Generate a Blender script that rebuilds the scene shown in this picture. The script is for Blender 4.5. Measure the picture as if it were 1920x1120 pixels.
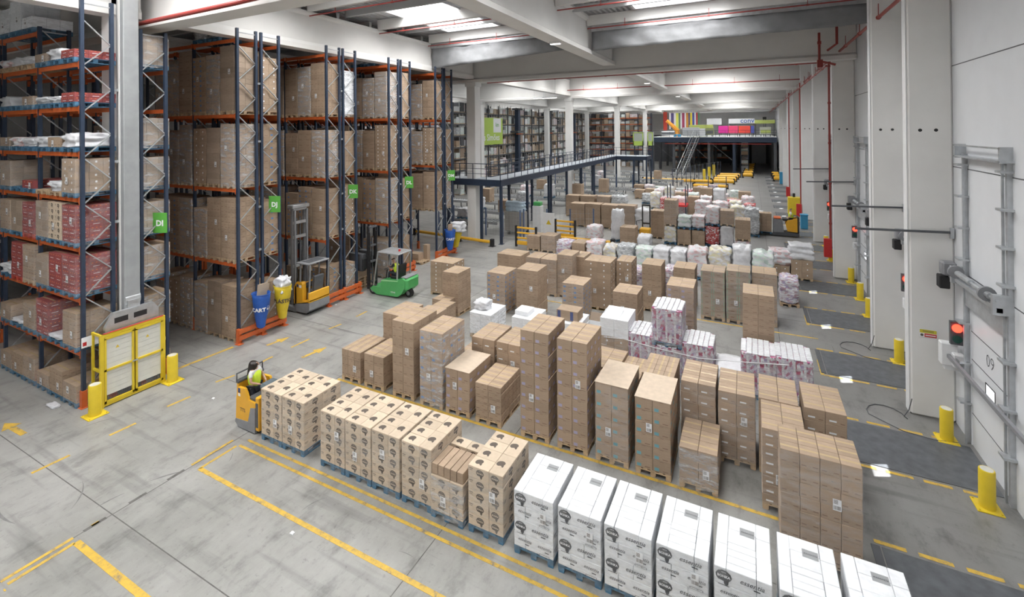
import bpy, math, random
from mathutils import Vector, Matrix, noise
for o in list(bpy.data.objects): bpy.data.objects.remove(o)
SC = bpy.context.scene
COL = SC.collection
R = math.radians
# ------------------------------------------------------------------ camera
CAMZ = 8.0
FPX = 880.0
YAW, PIT, ROL = R(-26.7), R(.2), R(-.5)
PX0, PY0 = 965.0, 241.0
_F = Vector((math.sin(YAW)*math.cos(PIT), math.cos(YAW)*math.cos(PIT), math.sin(PIT)))
_r = Vector((math.cos(YAW), -math.sin(YAW), 0)); _u = _r.cross(_F)
RT = _r*math.cos(ROL)+_u*math.sin(ROL); UP = -_r*math.sin(ROL)+_u*math.cos(ROL); FW = _F
cam = bpy.data.cameras.new('camera'); camo = bpy.data.objects.new('camera', cam); COL.objects.link(camo)
camo.matrix_world = Matrix(((RT.x, UP.x, -FW.x, 0), (RT.y, UP.y, -FW.y, 0), (RT.z, UP.z, -FW.z, CAMZ), (0, 0, 0, 1)))
cam.sensor_width = 36; cam.sensor_fit = 'HORIZONTAL'; cam.lens = FPX/1920*36
cam.shift_x = -(PX0-960)/1920; cam.shift_y = -(560-PY0)/1920
cam.clip_end = 600; cam.clip_start = .1
SC.camera = camo
# ------------------------------------------------------------------ light and exposure
SC.view_settings.view_transform = 'Standard'; SC.view_settings.look = 'None'
SC.view_settings.gamma = 1; SC.view_settings.use_curve_mapping = False
SC.view_settings.exposure = 0.06
W = bpy.data.worlds.new('world'); SC.world = W; W.use_nodes = True
W.node_tree.nodes['Background'].inputs[0].default_value = (.93, .96, 1, 1)
W.node_tree.nodes['Background'].inputs[1].default_value = 3.0
sun = bpy.data.lights.new('sun', 'SUN'); sun.energy = 30; sun.angle = R(.6)
suno = bpy.data.objects.new('sun', sun); COL.objects.link(suno)
suno.rotation_euler = Vector((-2.25, -1.05, -1.75)).to_track_quat('-Z', 'Y').to_euler()
SKYL = []                                   # skylights: (x0, x1, y0, y1)
for yb in (-3.5, .5, 5, 11.6, 17.7, 21.2, 34.2, 40.5, 46, 55, 61, 67, 76, 82, 88, 98, 106):  # rows near and behind the camera added unseen to light the front loads
    for (xa, xb) in ((-16.1, -12.7), (-5.0, -1.0), (-27, -21.5), (-40, -34)):
        if xa < -20 and yb < 33: continue
        SKYL.append((xa, xb, yb, yb+2.1))
def area(x, y, z, sx, sy, e, col=(1, .985, .96)):
    l = bpy.data.lights.new('skylight_glow', 'AREA'); l.shape = 'RECTANGLE'; l.size = sx; l.size_y = sy
    l.energy = e; l.color = col; l.spread = R(146)
    o = bpy.data.objects.new('skylight_glow', l); COL.objects.link(o); o.location = (x, y, z)
    return o
for i, (x0, x1, y0, y1) in enumerate(SKYL):
    area((x0+x1)/2, (y0+y1)/2, 13.85, x1-x0, y1-y0, (170 if x0 > -6 and y0 < 8 else 360 if x0 > -20 else 170) if y0 < 60 else (330 if x0 > -20 else 200))
def at(px, py, Y):
    d = (px-PX0)*RT-(py-PY0)*UP+FPX*FW; t = Y/d.y
    return Vector((t*d.x, t*d.y, CAMZ+t*d.z))
def atx(px, py, X):
    d = (px-PX0)*RT-(py-PY0)*UP+FPX*FW; t = X/d.x
    return Vector((t*d.x, t*d.y, CAMZ+t*d.z))
def atz(px, py, z=0):
    d = (px-PX0)*RT-(py-PY0)*UP+FPX*FW; t = (z-CAMZ)/d.z
    return Vector((t*d.x, t*d.y, z))
# ------------------------------------------------------------------ mesh builder
class MB:
    def __init__(s): s.v = []; s.f = []; s.m = []
    def add(s, vs, fs, m=0):
        n = len(s.v); s.v += [tuple(p) for p in vs]
        for f in fs: s.f.append([n+i for i in f]); s.m.append(m)
    def box(s, x0, x1, y0, y1, z0, z1, m=0):
        s.add([(x, y, z) for z in (z0, z1) for x, y in ((x0, y0), (x1, y0), (x1, y1), (x0, y1))],
              [(0, 3, 2, 1), (4, 5, 6, 7), (0, 1, 5, 4), (1, 2, 6, 5), (2, 3, 7, 6), (3, 0, 4, 7)], m)
    def bbox(s, x0, x1, y0, y1, z0, z1, b=.006, m=0):       # bevelled box
        xs = (x0, x1); vs = []; idx = {}
        for i, x in enumerate((x0, x1)):
            for j, y in enumerate((y0, y1)):
                for k, z in enumerate((z0, z1)):
                    sx, sy, sz = (1-2*i)*b, (1-2*j)*b, (1-2*k)*b
                    for a, d in enumerate(((0, sy, sz), (sx, 0, sz), (sx, sy, 0))):
                        idx[i, j, k, a] = len(vs); vs.append((x+d[0], y+d[1], z+d[2]))
        I = idx; fs = []
        for i in (0, 1): fs.append([I[i, 0, 0, 0], I[i, 1, 0, 0], I[i, 1, 1, 0], I[i, 0, 1, 0]][::(1 if i else -1)])
        for j in (0, 1): fs.append([I[0, j, 0, 1], I[0, j, 1, 1], I[1, j, 1, 1], I[1, j, 0, 1]][::(1 if j else -1)])
        for k in (0, 1): fs.append([I[0, 0, k, 2], I[1, 0, k, 2], I[1, 1, k, 2], I[0, 1, k, 2]][::(1 if k else -1)])
        for j in (0, 1):
            for k in (0, 1): fs.append([I[0, j, k, 1], I[1, j, k, 1], I[1, j, k, 2], I[0, j, k, 2]][::(1 if (j != k) else -1)])
        for i in (0, 1):
            for k in (0, 1): fs.append([I[i, 0, k, 0], I[i, 1, k, 0], I[i, 1, k, 2], I[i, 0, k, 2]][::(1 if (i == k) else -1)])
        for i in (0, 1):
            for j in (0, 1): fs.append([I[i, j, 0, 0], I[i, j, 1, 0], I[i, j, 1, 1], I[i, j, 0, 1]][::(1 if (i != j) else -1)])
        for i in (0, 1):
            for j in (0, 1):
                for k in (0, 1): fs.append([I[i, j, k, 0], I[i, j, k, 1], I[i, j, k, 2]][::(1 if (i+j+k) % 2 == 1 else -1)])
        s.add(vs, fs, m)
    def bar(s, p, q, w, h, m=0, up=(0, 0, 1)):
        p, q = Vector(p), Vector(q); d = (q-p).normalized(); u = Vector(up)
        if abs(d.dot(u)) > .98: u = Vector((0, 1, 0))
        a = d.cross(u).normalized()*w/2; b = a.cross(d).normalized()*h/2
        s.add([p-a-b, p+a-b, p+a+b, p-a+b, q-a-b, q+a-b, q+a+b, q-a+b],
              [(0, 1, 2, 3), (4, 7, 6, 5), (0, 4, 5, 1), (1, 5, 6, 2), (2, 6, 7, 3), (3, 7, 4, 0)], m)
    def tube(s, pts, r, n=8, m=0, cap=True):
        pts = [Vector(p) for p in pts]; rs = r if isinstance(r, (list, tuple)) else [r]*len(pts)
        base = len(s.v); prev = None
        for i, p in enumerate(pts):
            d = (pts[min(i+1, len(pts)-1)]-pts[max(i-1, 0)]).normalized()
            if prev is None:
                u = Vector((0, 0, 1)) if abs(d.z) < .9 else Vector((1, 0, 0)); a = d.cross(u).normalized()
            else: a = (prev-d*prev.dot(d)).normalized()
            prev = a; b = d.cross(a)
            for k in range(n):
                t = 2*math.pi*k/n; s.v.append(tuple(p+(a*math.cos(t)+b*math.sin(t))*rs[i]))
        for i in range(len(pts)-1):
            for k in range(n):
                k2 = (k+1) % n
                s.f.append([base+i*n+k, base+i*n+k2, base+(i+1)*n+k2, base+(i+1)*n+k]); s.m.append(m)
        if cap:
            s.f.append([base+k for k in range(n)][::-1]); s.m.append(m)
            s.f.append([base+(len(pts)-1)*n+k for k in range(n)]); s.m.append(m)
    def cyl(s, p, q, r, n=16, m=0, r2=None): s.tube([p, q], [r, r if r2 is None else r2], n, m)
    def prism(s, poly, axis, a, b, m=0):     # poly of 2D points, extruded along axis 'x','y' or 'z' from a to b
        n = len(poly)
        def P(u, w, t): return {'x': (t, u, w), 'y': (u, t, w), 'z': (u, w, t)}[axis]
        vs = [P(u, w, a) for u, w in poly]+[P(u, w, b) for u, w in poly]
        fs = [list(range(n)), list(range(n, 2*n))[::-1]]+[[i, n+i, n+(i+1) % n, (i+1) % n] for i in range(n)]
        s.add(vs, fs, m)
    def mesh(s, me, M, m=0):
        s.add([M @ v.co for v in me.vertices], [list(p.vertices) for p in me.polygons], m)
    def data(s, name, mats):
        me = bpy.data.meshes.new(name); me.from_pydata(s.v, [], s.f)
        for m in mats: me.materials.append(m)
        if len(mats) > 1: me.polygons.foreach_set('material_index', s.m)
        me.update(); return me
    def build(s, name, mats, parent=None, loc=(0, 0, 0), rz=0, smooth=False, fix=False):
        if not isinstance(mats, (list, tuple)): mats = [mats]
        me = s.data(name, mats)
        if fix:
            import bmesh
            b = bmesh.new(); b.from_mesh(me); bmesh.ops.recalc_face_normals(b, faces=b.faces); b.to_mesh(me); b.free()
        if smooth:
            me.polygons.foreach_set('use_smooth', [True]*len(me.polygons))
            me.set_sharp_from_angle(angle=R(35))
        return inst(name, me, parent, loc, rz)
def inst(name, me, parent=None, loc=(0, 0, 0), rz=0):
    o = bpy.data.objects.new(name, me); COL.objects.link(o)
    o.location = loc; o.rotation_euler = (0, 0, rz)
    if parent: o.parent = parent
    return o
def thing(name, label, cat, loc=(0, 0, 0), rz=0, group=None):
    o = bpy.data.objects.new(name, None); COL.objects.link(o); o.empty_display_size = .1
    o.location = loc; o.rotation_euler = (0, 0, rz); o['label'] = label; o['category'] = cat
    if group: o['group'] = group
    return o
def tag(o, label, cat, group=None, kind=None):
    o['label'] = label; o['category'] = cat
    if group: o['group'] = group
    if kind: o['kind'] = kind
    return o
def struct(o): o['kind'] = 'structure'; return o
def dup(root, loc, rz, label, group=None):
    r = root.copy(); COL.objects.link(r); r.location = loc; r.rotation_euler = (0, 0, rz); r['label'] = label
    if group: r['group'] = group
    for ch in list(root.children):
        c = ch.copy(); COL.objects.link(c); c.parent = r
        for g in ch.children:
            d = g.copy(); COL.objects.link(d); d.parent = c
    return r
# ------------------------------------------------------------------ materials
def nt(name):
    m = bpy.data.materials.new(name); m.use_nodes = True; n = m.node_tree
    return m, n, n.nodes['Principled BSDF']
def node(n, t, **kw):
    x = n.nodes.new(t)
    for k, v in kw.items(): setattr(x, k, v)
    return x
def ramp(n, stops):
    r = n.nodes.new('ShaderNodeValToRGB')
    while len(r.color_ramp.elements) < len(stops): r.color_ramp.elements.new(.5)
    for e, (p, c) in zip(r.color_ramp.elements, stops): e.position = p; e.color = (*c, 1) if len(c) == 3 else c
    return r
def mat(name, c, rough=.6, metal=0, var=.08, scale=6, bump=0):
    m, n, b = nt(name); b.inputs['Roughness'].default_value = rough; b.inputs['Metallic'].default_value = metal
    if var:
        tc = node(n, 'ShaderNodeTexCoord'); no = node(n, 'ShaderNodeTexNoise'); no.inputs['Scale'].default_value = scale; no.inputs['Detail'].default_value = 4
        n.links.new(tc.outputs['Object'], no.inputs['Vector'])
        r = ramp(n, [(.3, tuple(x*(1-var) for x in c)), (.7, tuple(min(1, x*(1+var)) for x in c))])
        n.links.new(no.outputs['Fac'], r.inputs[0]); n.links.new(r.outputs[0], b.inputs['Base Color'])
        if bump:
            bp = node(n, 'ShaderNodeBump'); bp.inputs['Strength'].default_value = bump; bp.inputs['Distance'].default_value = .02
            n.links.new(no.outputs['Fac'], bp.inputs['Height']); n.links.new(bp.outputs[0], b.inputs['Normal'])
    else: b.inputs['Base Color'].default_value = (*c, 1)
    return m
def cardboard(name, c, spread=.1):
    """board whose tone differs a little from box to box, with faint fibres"""
    m, n, b = nt(name); b.inputs['Roughness'].default_value = .75
    g = node(n, 'ShaderNodeNewGeometry'); oi = node(n, 'ShaderNodeObjectInfo')
    ad = node(n, 'ShaderNodeMath', operation='ADD'); n.links.new(g.outputs['Random Per Island'], ad.inputs[0]); n.links.new(oi.outputs['Random'], ad.inputs[1])
    fr = node(n, 'ShaderNodeMath', operation='FRACT'); n.links.new(ad.outputs[0], fr.inputs[0])
    r = ramp(n, [(0, tuple(x*(1-spread) for x in c)), (1, tuple(min(1, x*(1+spread)) for x in c))])
    n.links.new(fr.outputs[0], r.inputs[0])
    tc = node(n, 'ShaderNodeTexCoord'); mp = node(n, 'ShaderNodeMapping'); mp.inputs['Scale'].default_value = (3, 3, 14)
    no = node(n, 'ShaderNodeTexNoise'); no.inputs['Scale'].default_value = 2.5; no.inputs['Detail'].default_value = 5
    n.links.new(tc.outputs['Object'], mp.inputs[0]); n.links.new(mp.outputs[0], no.inputs['Vector'])
    r2 = ramp(n, [(.3, (.9, .9, .9)), (.7, (1.05, 1.05, 1.05))]); n.links.new(no.outputs['Fac'], r2.inputs[0])
    mx = node(n, 'ShaderNodeMix', data_type='RGBA', blend_type='MULTIPLY'); mx.inputs[0].default_value = 1
    n.links.new(r.outputs[0], mx.inputs[6]); n.links.new(r2.outputs[0], mx.inputs[7]); n.links.new(mx.outputs[2], b.inputs['Base Color'])
    return m
def goods(name, cols, scale=9, stretch=(1, 1, 1)):
    """printed packs seen through film: small cells, each with the colour of its pack"""
    m, n, b = nt(name); b.inputs['Roughness'].default_value = .35
    tc = node(n, 'ShaderNodeTexCoord'); mp = node(n, 'ShaderNodeMapping'); mp.inputs['Scale'].default_value = stretch
    vo = node(n, 'ShaderNodeTexVoronoi'); vo.inputs['Scale'].default_value = scale
    n.links.new(tc.outputs['Object'], mp.inputs[0]); n.links.new(mp.outputs[0], vo.inputs['Vector'])
    sp = node(n, 'ShaderNodeSeparateColor'); n.links.new(vo.outputs['Color'], sp.inputs[0])
    k = len(cols); r = ramp(n, [(i/k, c) for i, c in enumerate(cols)]); r.color_ramp.interpolation = 'CONSTANT'
    n.links.new(sp.outputs[0], r.inputs[0]); n.links.new(r.outputs[0], b.inputs['Base Color'])
    return m
def film(name, lo=.05, hi=.45, sc=(1, 1, 1), scale=3):
    m, n, b = nt(name); n.nodes.remove(b); out = n.nodes['Material Output']
    tr = node(n, 'ShaderNodeBsdfTransparent'); gl = node(n, 'ShaderNodeBsdfPrincipled')
    gl.inputs['Base Color'].default_value = (.85, .86, .88, 1); gl.inputs['Roughness'].default_value = .22
    tc = node(n, 'ShaderNodeTexCoord'); mp = node(n, 'ShaderNodeMapping'); mp.inputs['Scale'].default_value = sc
    mp.inputs['Rotation'].default_value = (.12, .2, 0)
    no = node(n, 'ShaderNodeTexNoise'); no.inputs['Scale'].default_value = scale; no.inputs['Detail'].default_value = 6; no.inputs['Roughness'].default_value = .65
    n.links.new(tc.outputs['Object'], mp.inputs[0]); n.links.new(mp.outputs[0], no.inputs['Vector'])
    r = ramp(n, [(.42, (lo,)*3), (.72, (hi,)*3)]); n.links.new(no.outputs['Fac'], r.inputs[0])
    bp = node(n, 'ShaderNodeBump'); bp.inputs['Strength'].default_value = .5; bp.inputs['Distance'].default_value = .03
    n.links.new(no.outputs['Fac'], bp.inputs['Height']); n.links.new(bp.outputs[0], gl.inputs['Normal'])
    mx = node(n, 'ShaderNodeMixShader'); n.links.new(r.outputs[0], mx.inputs[0]); n.links.new(tr.outputs[0], mx.inputs[1]); n.links.new(gl.outputs[0], mx.inputs[2])
    n.links.new(mx.outputs[0], out.inputs[0]); return m
def emit(name, c, s):
    m, n, b = nt(name); b.inputs['Base Color'].default_value = (*c, 1); b.inputs['Emission Color'].default_value = (*c, 1); b.inputs['Emission Strength'].default_value = s
    return m
M = dict(
    kraft=cardboard('kraft_board', (.395, .292, .208)), kraft2=cardboard('pale_kraft_board', (.60, .49, .37)),
    kraftd=cardboard('dull_kraft_board', (.35, .27, .205), .14), sheet=cardboard('kraft_cap_sheet', (.58, .475, .37), .03),
    white=cardboard('white_board', (.84, .86, .89), .03), red=cardboard('red_printed_board', (.30, .07, .07), .12),
    ink=mat('dark_print', (.10, .078, .062), .6, var=0), inkw=mat('brown_print', (.24, .155, .11), .7, var=0), inkg=mat('grey_print', (.075, .08, .09), .6, var=0),
    teal=mat('teal_print', (.16, .36, .42), .6, var=0), lav=mat('lavender_print', (.38, .35, .50), .6, var=0), blue=mat('blue_print', (.12, .24, .48), .6, var=0),
    green=mat('green_print', (.20, .40, .28), .6, var=0), paper=mat('label_paper', (.82, .83, .85), .5, var=.02), tape=mat('packing_tape', (.55, .42, .26), .25, var=.03),
    wtape=mat('clear_tape_glint', (.72, .66, .58), .2, var=.03),
    wood=mat('pallet_wood', (.50, .37, .24), .8, var=.25, scale=9), bluep=mat('blue_pallet_paint', (.065, .17, .28), .6, var=.3, scale=10), redp=mat('red_pallet_paint', (.45, .06, .04), .6, var=.2),
    film=film('stretch_film', .03, .30, (1, 1, 3.5)), filmh=film('heavy_stretch_film', .10, .60, (1, 1, 3)),
    wfilm=mat('white_film', (.68, .69, .72), .3, var=.08, scale=7, bump=.6),
    conc=mat('precast_concrete', (.76, .755, .74), .8, var=.03, scale=1.2), concb=mat('beam_concrete', (.72, .71, .69), .85, var=.04, scale=.8),
    deck=mat('galvanised_deck', (.48, .49, .50), .45, .3, var=.05, scale=1), navy=mat('navy_steel', (.028, .044, .078), .45, var=.12),
    galv=mat('galvanised_steel', (.50, .52, .54), .38, .6, var=.12, scale=5), orange=mat('orange_steel', (.62, .135, .035), .45, var=.1),
    yellow=mat('safety_yellow', (.70, .52, .03), .45, var=.05), yeld=mat('barrier_yellow', (.85, .47, .04), .4, var=.05), paint=None,
    black=mat('black_rubber', (.02, .02, .022), .6, var=.1), dgrey=mat('dark_grey_plastic', (.09, .095, .105), .5, var=.1), grey=mat('mid_grey_plastic', (.24, .245, .26), .5, var=.08),
    red_pipe=mat('red_pipe_paint', (.30, .045, .038), .4, var=.08), wpanel=mat('white_door_panel', (.74, .76, .79), .4, var=.02, scale=2), colsteel=mat('column_steel', (.33, .345, .355), .55, .1, var=.08, scale=3), wmetal=mat('white_sheet', (.78, .79, .80), .4, var=.03),
    lgreen=mat('truck_green', (.09, .42, .13), .35, var=.05), signg=mat('sign_green', (.11, .40, .06), .5, var=.04), lime=mat('banner_lime', (.45, .62, .12), .6, var=.03),
    amber=mat('truck_amber', (.80, .42, .03), .35, var=.04), tarp=mat('grey_tarpaulin', (.21, .215, .225), .75, var=.1, scale=2.2, bump=1), plate=mat('leveller_steel', (.10, .108, .118), .5, var=.25, scale=4),
    bluec=mat('blue_fabric', (.02, .10, .42), .5, var=.1), ivory=mat('ivory_sheet', (.66, .66, .61), .45, var=.04), fence=mat('fence_blue', (.10, .15, .27), .5, var=.1),
    skin=mat('skin', (.50, .30, .21), .5, var=.05), hair=mat('dark_hair', (.018, .013, .011), .4, var=.2, scale=30), vest=mat('hi_vis_vest', (.66, .86, .06), .5, var=.06), cloth=mat('dark_trousers', (.03, .035, .05), .8, var=.1),
    shirt=mat('white_shirt', (.75, .75, .75), .7, var=.03), redc=mat('signal_red', (.55, .03, .03), .4, var=.05), blueb=mat('bin_blue', (.05, .28, .48), .4, var=.06),
    glass=None, lamp=emit('lamp_glow', (1, .98, .95), 6), sky=emit('skylight_diffuser', (.95, .98, 1), 4.5), redl=emit('red_lamp', (1, .04, .02), 5), backlit=emit('led_strip', (1, 1, 1), 3))
g_, n_, b_ = nt('window_glass'); n_.nodes.remove(b_)
_t = node(n_, 'ShaderNodeBsdfTransparent'); _g = node(n_, 'ShaderNodeBsdfGlossy'); _g.inputs['Roughness'].default_value = .05; _m = node(n_, 'ShaderNodeMixShader'); _m.inputs[0].default_value = .08
n_.links.new(_t.outputs[0], _m.inputs[1]); n_.links.new(_g.outputs[0], _m.inputs[2]); n_.links.new(_m.outputs[0], n_.nodes['Material Output'].inputs[0]); M['glass'] = g_
# mixed goods palettes
WH = (.68, .69, .72)
G = dict(rolls=goods('toilet_roll_packs', [(.55, .5, .6), (.36, .05, .12), (.35, .28, .45), WH, (.28, .06, .18), (.5, .42, .52), (.4, .1, .2)], 13, (1, 1, .55)),
         pink=goods('pink_white_packs', [WH, (.70, .55, .58), WH, (.60, .42, .42), (.7, .66, .66)], 6, (1, 1, 2)),
         mint=goods('mint_white_packs', [WH, (.60, .72, .66), (.68, .74, .70), WH, (.48, .58, .54)], 6, (1, 1, 2)),
         purple=goods('purple_packs', [WH, (.40, .34, .50), (.56, .50, .56), (.46, .30, .34), WH], 8, (1, 1, 3)),
         yellow=goods('yellow_white_packs', [WH, (.70, .66, .46), (.66, .62, .54), WH, (.56, .52, .46)], 6, (1, 1, 2)),
         grey=goods('grey_tin_trays', [(.50, .52, .53), (.34, .36, .38), (.62, .64, .66), (.42, .44, .46)], 8, (1, 1, 2)),
         redw=goods('red_white_packs', [(.50, .05, .06), (.44, .06, .06), WH, (.42, .10, .08), (.6, .3, .3)], 10, (1, 1, 2)),
         white=M['wfilm'])
def text(s, size, font_shear=0, bold=0):
    c = bpy.data.curves.new('lettering', 'FONT'); c.body = s; c.size = size; c.align_x = 'CENTER'; c.align_y = 'CENTER'; c.shear = font_shear; c.offset = bold; c.resolution_u = 2
    o = bpy.data.objects.new('lettering', c); COL.objects.link(o)
    dg = bpy.context.evaluated_depsgraph_get(); me = bpy.data.meshes.new_from_object(o.evaluated_get(dg)); bpy.data.objects.remove(o)
    return me
def onface(x, y, z, face='-y', roll=0):       # matrix that puts xy lettering on a vertical or top face
    rot = {'-y': Matrix.Rotation(R(90), 4, 'X'), '+x': Matrix.Rotation(R(90), 4, 'Z') @ Matrix.Rotation(R(90), 4, 'X'),
           '-x': Matrix.Rotation(R(-90), 4, 'Z') @ Matrix.Rotation(R(90), 4, 'X'), 'top': Matrix.Rotation(roll, 4, 'Z')}[face]
    return Matrix.Translation((x, y, z)) @ rot
def quad(b, face, x, y, z, w, h, m):           # thin printed rectangle centred on a face
    t = .0012
    if face == '-y': b.box(x-w/2, x+w/2, y-t, y, z-h/2, z+h/2, m)
    elif face == '+y': b.box(x-w/2, x+w/2, y, y+t, z-h/2, z+h/2, m)
    elif face == '+x': b.box(x, x+t, y-w/2, y+w/2, z-h/2, z+h/2, m)
    elif face == '-x': b.box(x-t, x, y-w/2, y+w/2, z-h/2, z+h/2, m)
    else: b.box(x-w/2, x+w/2, y-h/2, y+h/2, z, z+t, m)
# ------------------------------------------------------------------ floor
def floor_mat():
    m, n, b = nt('worn_concrete_floor'); tc = node(n, 'ShaderNodeTexCoord')
    def nz(sc, det, rough=.6, stretch=(1, 1, 1)):
        mp = node(n, 'ShaderNodeMapping'); mp.inputs['Scale'].default_value = stretch
        x = node(n, 'ShaderNodeTexNoise'); x.inputs['Scale'].default_value = sc; x.inputs['Detail'].default_value = det; x.inputs['Roughness'].default_value = rough
        n.links.new(tc.outputs['Object'], mp.inputs[0]); n.links.new(mp.outputs[0], x.inputs['Vector']); return x
    a = nz(.35, 8, .62); r = ramp(n, [(.32, (.25, .248, .236)), (.5, (.32, .317, .303)), (.7, (.38, .378, .363))]); n.links.new(a.outputs['Fac'], r.inputs[0])
    c = nz(2.2, 10, .72, (1, .45, 1)); r2 = ramp(n, [(.30, (.50, .50, .51)), (.48, (.95, .95, .95)), (.7, (1.10, 1.10, 1.10))]); n.links.new(c.outputs['Fac'], r2.inputs[0])
    mx = node(n, 'ShaderNodeMix', data_type='RGBA', blend_type='MULTIPLY'); mx.inputs[0].default_value = .9
    n.links.new(r.outputs[0], mx.inputs[6]); n.links.new(r2.outputs[0], mx.inputs[7])
    # tyre smears: long thin streaks
    e = nz(1.3, 4, .5, (.22, 2.6, 1)); r3 = ramp(n, [(.56, (1, 1, 1)), (.70, (.60, .60, .61))]); n.links.new(e.outputs['Fac'], r3.inputs[0])
    m2 = node(n, 'ShaderNodeMix', data_type='RGBA', blend_type='MULTIPLY'); m2.inputs[0].default_value = .7
    n.links.new(mx.outputs[2], m2.inputs[6]); n.links.new(r3.outputs[0], m2.inputs[7])
    k = nz(9, 6, .7); r4 = ramp(n, [(.58, (1, 1, 1)), (.72, (.45, .45, .46))]); n.links.new(k.outputs['Fac'], r4.inputs[0])
    m3 = node(n, 'ShaderNodeMix', data_type='RGBA', blend_type='MULTIPLY'); m3.inputs[0].default_value = .6
    n.links.new(m2.outputs[2], m3.inputs[6]); n.links.new(r4.outputs[0], m3.inputs[7])
    # floor colour darkens towards the dock side, broken up by noise
    sx = node(n, 'ShaderNodeSeparateXYZ'); n.links.new(tc.outputs['Object'], sx.inputs[0])
    ap = node(n, 'ShaderNodeMath', operation='MULTIPLY_ADD'); ap.inputs[1].default_value = 5; n.links.new(a.outputs['Fac'], ap.inputs[0]); n.links.new(sx.outputs['X'], ap.inputs[2])
    r5 = ramp(n, [(.0, (1, 1, 1)), (1, (.68, .68, .70))]); mr = node(n, 'ShaderNodeMapRange'); mr.inputs[1].default_value = -1.5; mr.inputs[2].default_value = 5.5
    n.links.new(ap.outputs[0], mr.inputs[0]); n.links.new(mr.outputs[0], r5.inputs[0])
    m4 = node(n, 'ShaderNodeMix', data_type='RGBA', blend_type='MULTIPLY'); m4.inputs[0].default_value = 1
    n.links.new(m3.outputs[2], m4.inputs[6]); n.links.new(r5.outputs[0], m4.inputs[7])
    n.links.new(m4.outputs[2], b.inputs['Base Color'])
    rr = ramp(n, [(.3, (.30,)*3), (.7, (.52,)*3)]); n.links.new(c.outputs['Fac'], rr.inputs[0]); n.links.new(rr.outputs[0], b.inputs['Roughness'])
    bp = node(n, 'ShaderNodeBump'); bp.inputs['Strength'].default_value = .15; bp.inputs['Distance'].default_value = .01
    n.links.new(c.outputs['Fac'], bp.inputs['Height']); n.links.new(bp.outputs[0], b.inputs['Normal'])
    return m
def paint_mat():
    m, n, b = nt('worn_yellow_floor_paint'); b.inputs['Roughness'].default_value = .5
    tc = node(n, 'ShaderNodeTexCoord'); no = node(n, 'ShaderNodeTexNoise'); no.inputs['Scale'].default_value = 5; no.inputs['Detail'].default_value = 8; no.inputs['Roughness'].default_value = .75
    n.links.new(tc.outputs['Object'], no.inputs['Vector'])
    r = ramp(n, [(.36, (.22, .19, .15)), (.46, (.55, .36, .07)), (.62, (.70, .45, .06))]); n.links.new(no.outputs['Fac'], r.inputs[0]); n.links.new(r.outputs[0], b.inputs['Base Color'])
    return m
M['paint'] = paint_mat(); M['smear'] = mat('black_tape_remains', (.13, .125, .12), .7, var=.3)
M['joint'] = mat('floor_joint_filler', (.13, .125, .12), .8, var=.2)
b = MB(); b.box(-62, 30, -6, 125, -.3, 0); FLOOR = struct(b.build('floor', floor_mat()))
def line(p, q, w=.1, m='paint', name='painted_line', z=.004):
    b = MB(); b.bar((p[0], p[1], z/2), (q[0], q[1], z/2), w, z); o = b.build(name, M[m], FLOOR); return o
for x in (-12.05, -5.6, .9): line((x, 2), (x, 110), .018, 'joint', 'floor_joint', .002)
for y in (5.0, 9.4, 13.8, 18.2, 22.6, 27, 31.4): line((-62, y), (4.7, y), .018, 'joint', 'floor_joint', .002)
# bay marked out in the foreground
line((-11.75, 7.78), (4.6, 7.78), .07); line((-11.75, 7.55), (4.6, 7.55), .07)
pc = atz(374, 879); line((pc.x, pc.y), (1.5, pc.y), .1)
XA = atz(410, 842).x; XB = atz(425, 848).x
line((XA, 7.6), (XA, atz(358, 872).y), .07); line((XB, 7.5), (XB, pc.y), .07)
for a, c, k in (((424, 880), (315, 941), 'smear'), ((345, 881), (315, 901), 'smear'), ((273, 926), (243, 945), 'smear'), ((200, 971), (155, 998), 'smear')):
    p = atz(*a) if k else 0; q = atz(*c)
for (a, c, m_) in (((345, 881), (315, 901), 'smear'), ((274, 924), (243, 945), 'smear'), ((199, 971), (157, 997), 'smear'), ((186, 978), (172, 987), 'paint'),
                   ((138, 1010), (0, 1091), 'paint'), ((140, 1019), (14, 1096), 'paint'), ((143, 1017), (262, 1120), 'paint'), ((0, 1095), (18, 1120), 'paint')):
    p, q = atz(*a), atz(*c)
    if a[0] >= 143 and a[0] < 150: line((p.x, p.y), (p.x+9, p.y), .12)
    else:
        xm = (p.x+q.x)/2; line((xm, p.y), (xm, q.y), .075, m_, 'painted_line' if m_ == 'paint' else 'worn_line')
# dashed lane line and small arrows towards the rack ends
def dash(a, c, w=.085, head=None):
    p, q = atz(*a), atz(*c); line((p.x, p.y), (q.x, q.y), w)
    if head:
        h = atz(*head); d = (q-p).normalized(); s = Vector((-d.y, d.x, 0)); t = q if (h-q).length < (h-p).length else p
        e = d if t is q else -d
        bb = MB(); A = t+s*.2; B = t-s*.2; C_ = t+e*.45
        bb.add([(v.x, v.y, .005) for v in (A, B, C_)]+[(v.x, v.y, 0) for v in (A, B, C_)], [(0, 1, 2), (3, 5, 4), (0, 3, 4, 1), (1, 4, 5, 2), (2, 5, 3, 0)]); bb.build('painted_arrow_head', M['paint'], FLOOR, fix=True)
for a, c in (((59, 888), (131, 854)), ((205, 817), (255, 794)), ((313, 763), (357, 744)), ((404, 717), (440, 704)), ((477, 686), (511, 669)), ((546, 652), (580, 636)), ((617, 617), (640, 608)), ((668, 594), (688, 584))): dash(a, c)
dash((45, 815), (22, 802), .14, (5, 793)); dash((320, 697), (437, 651), .13); dash((500, 648), (522, 640), .13, (535, 634)); dash((566, 671), (592, 660), .13, (604, 653))
dash((250, 806), (330, 762), .05) if 0 else None
rs = random.Random(8)
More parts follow.
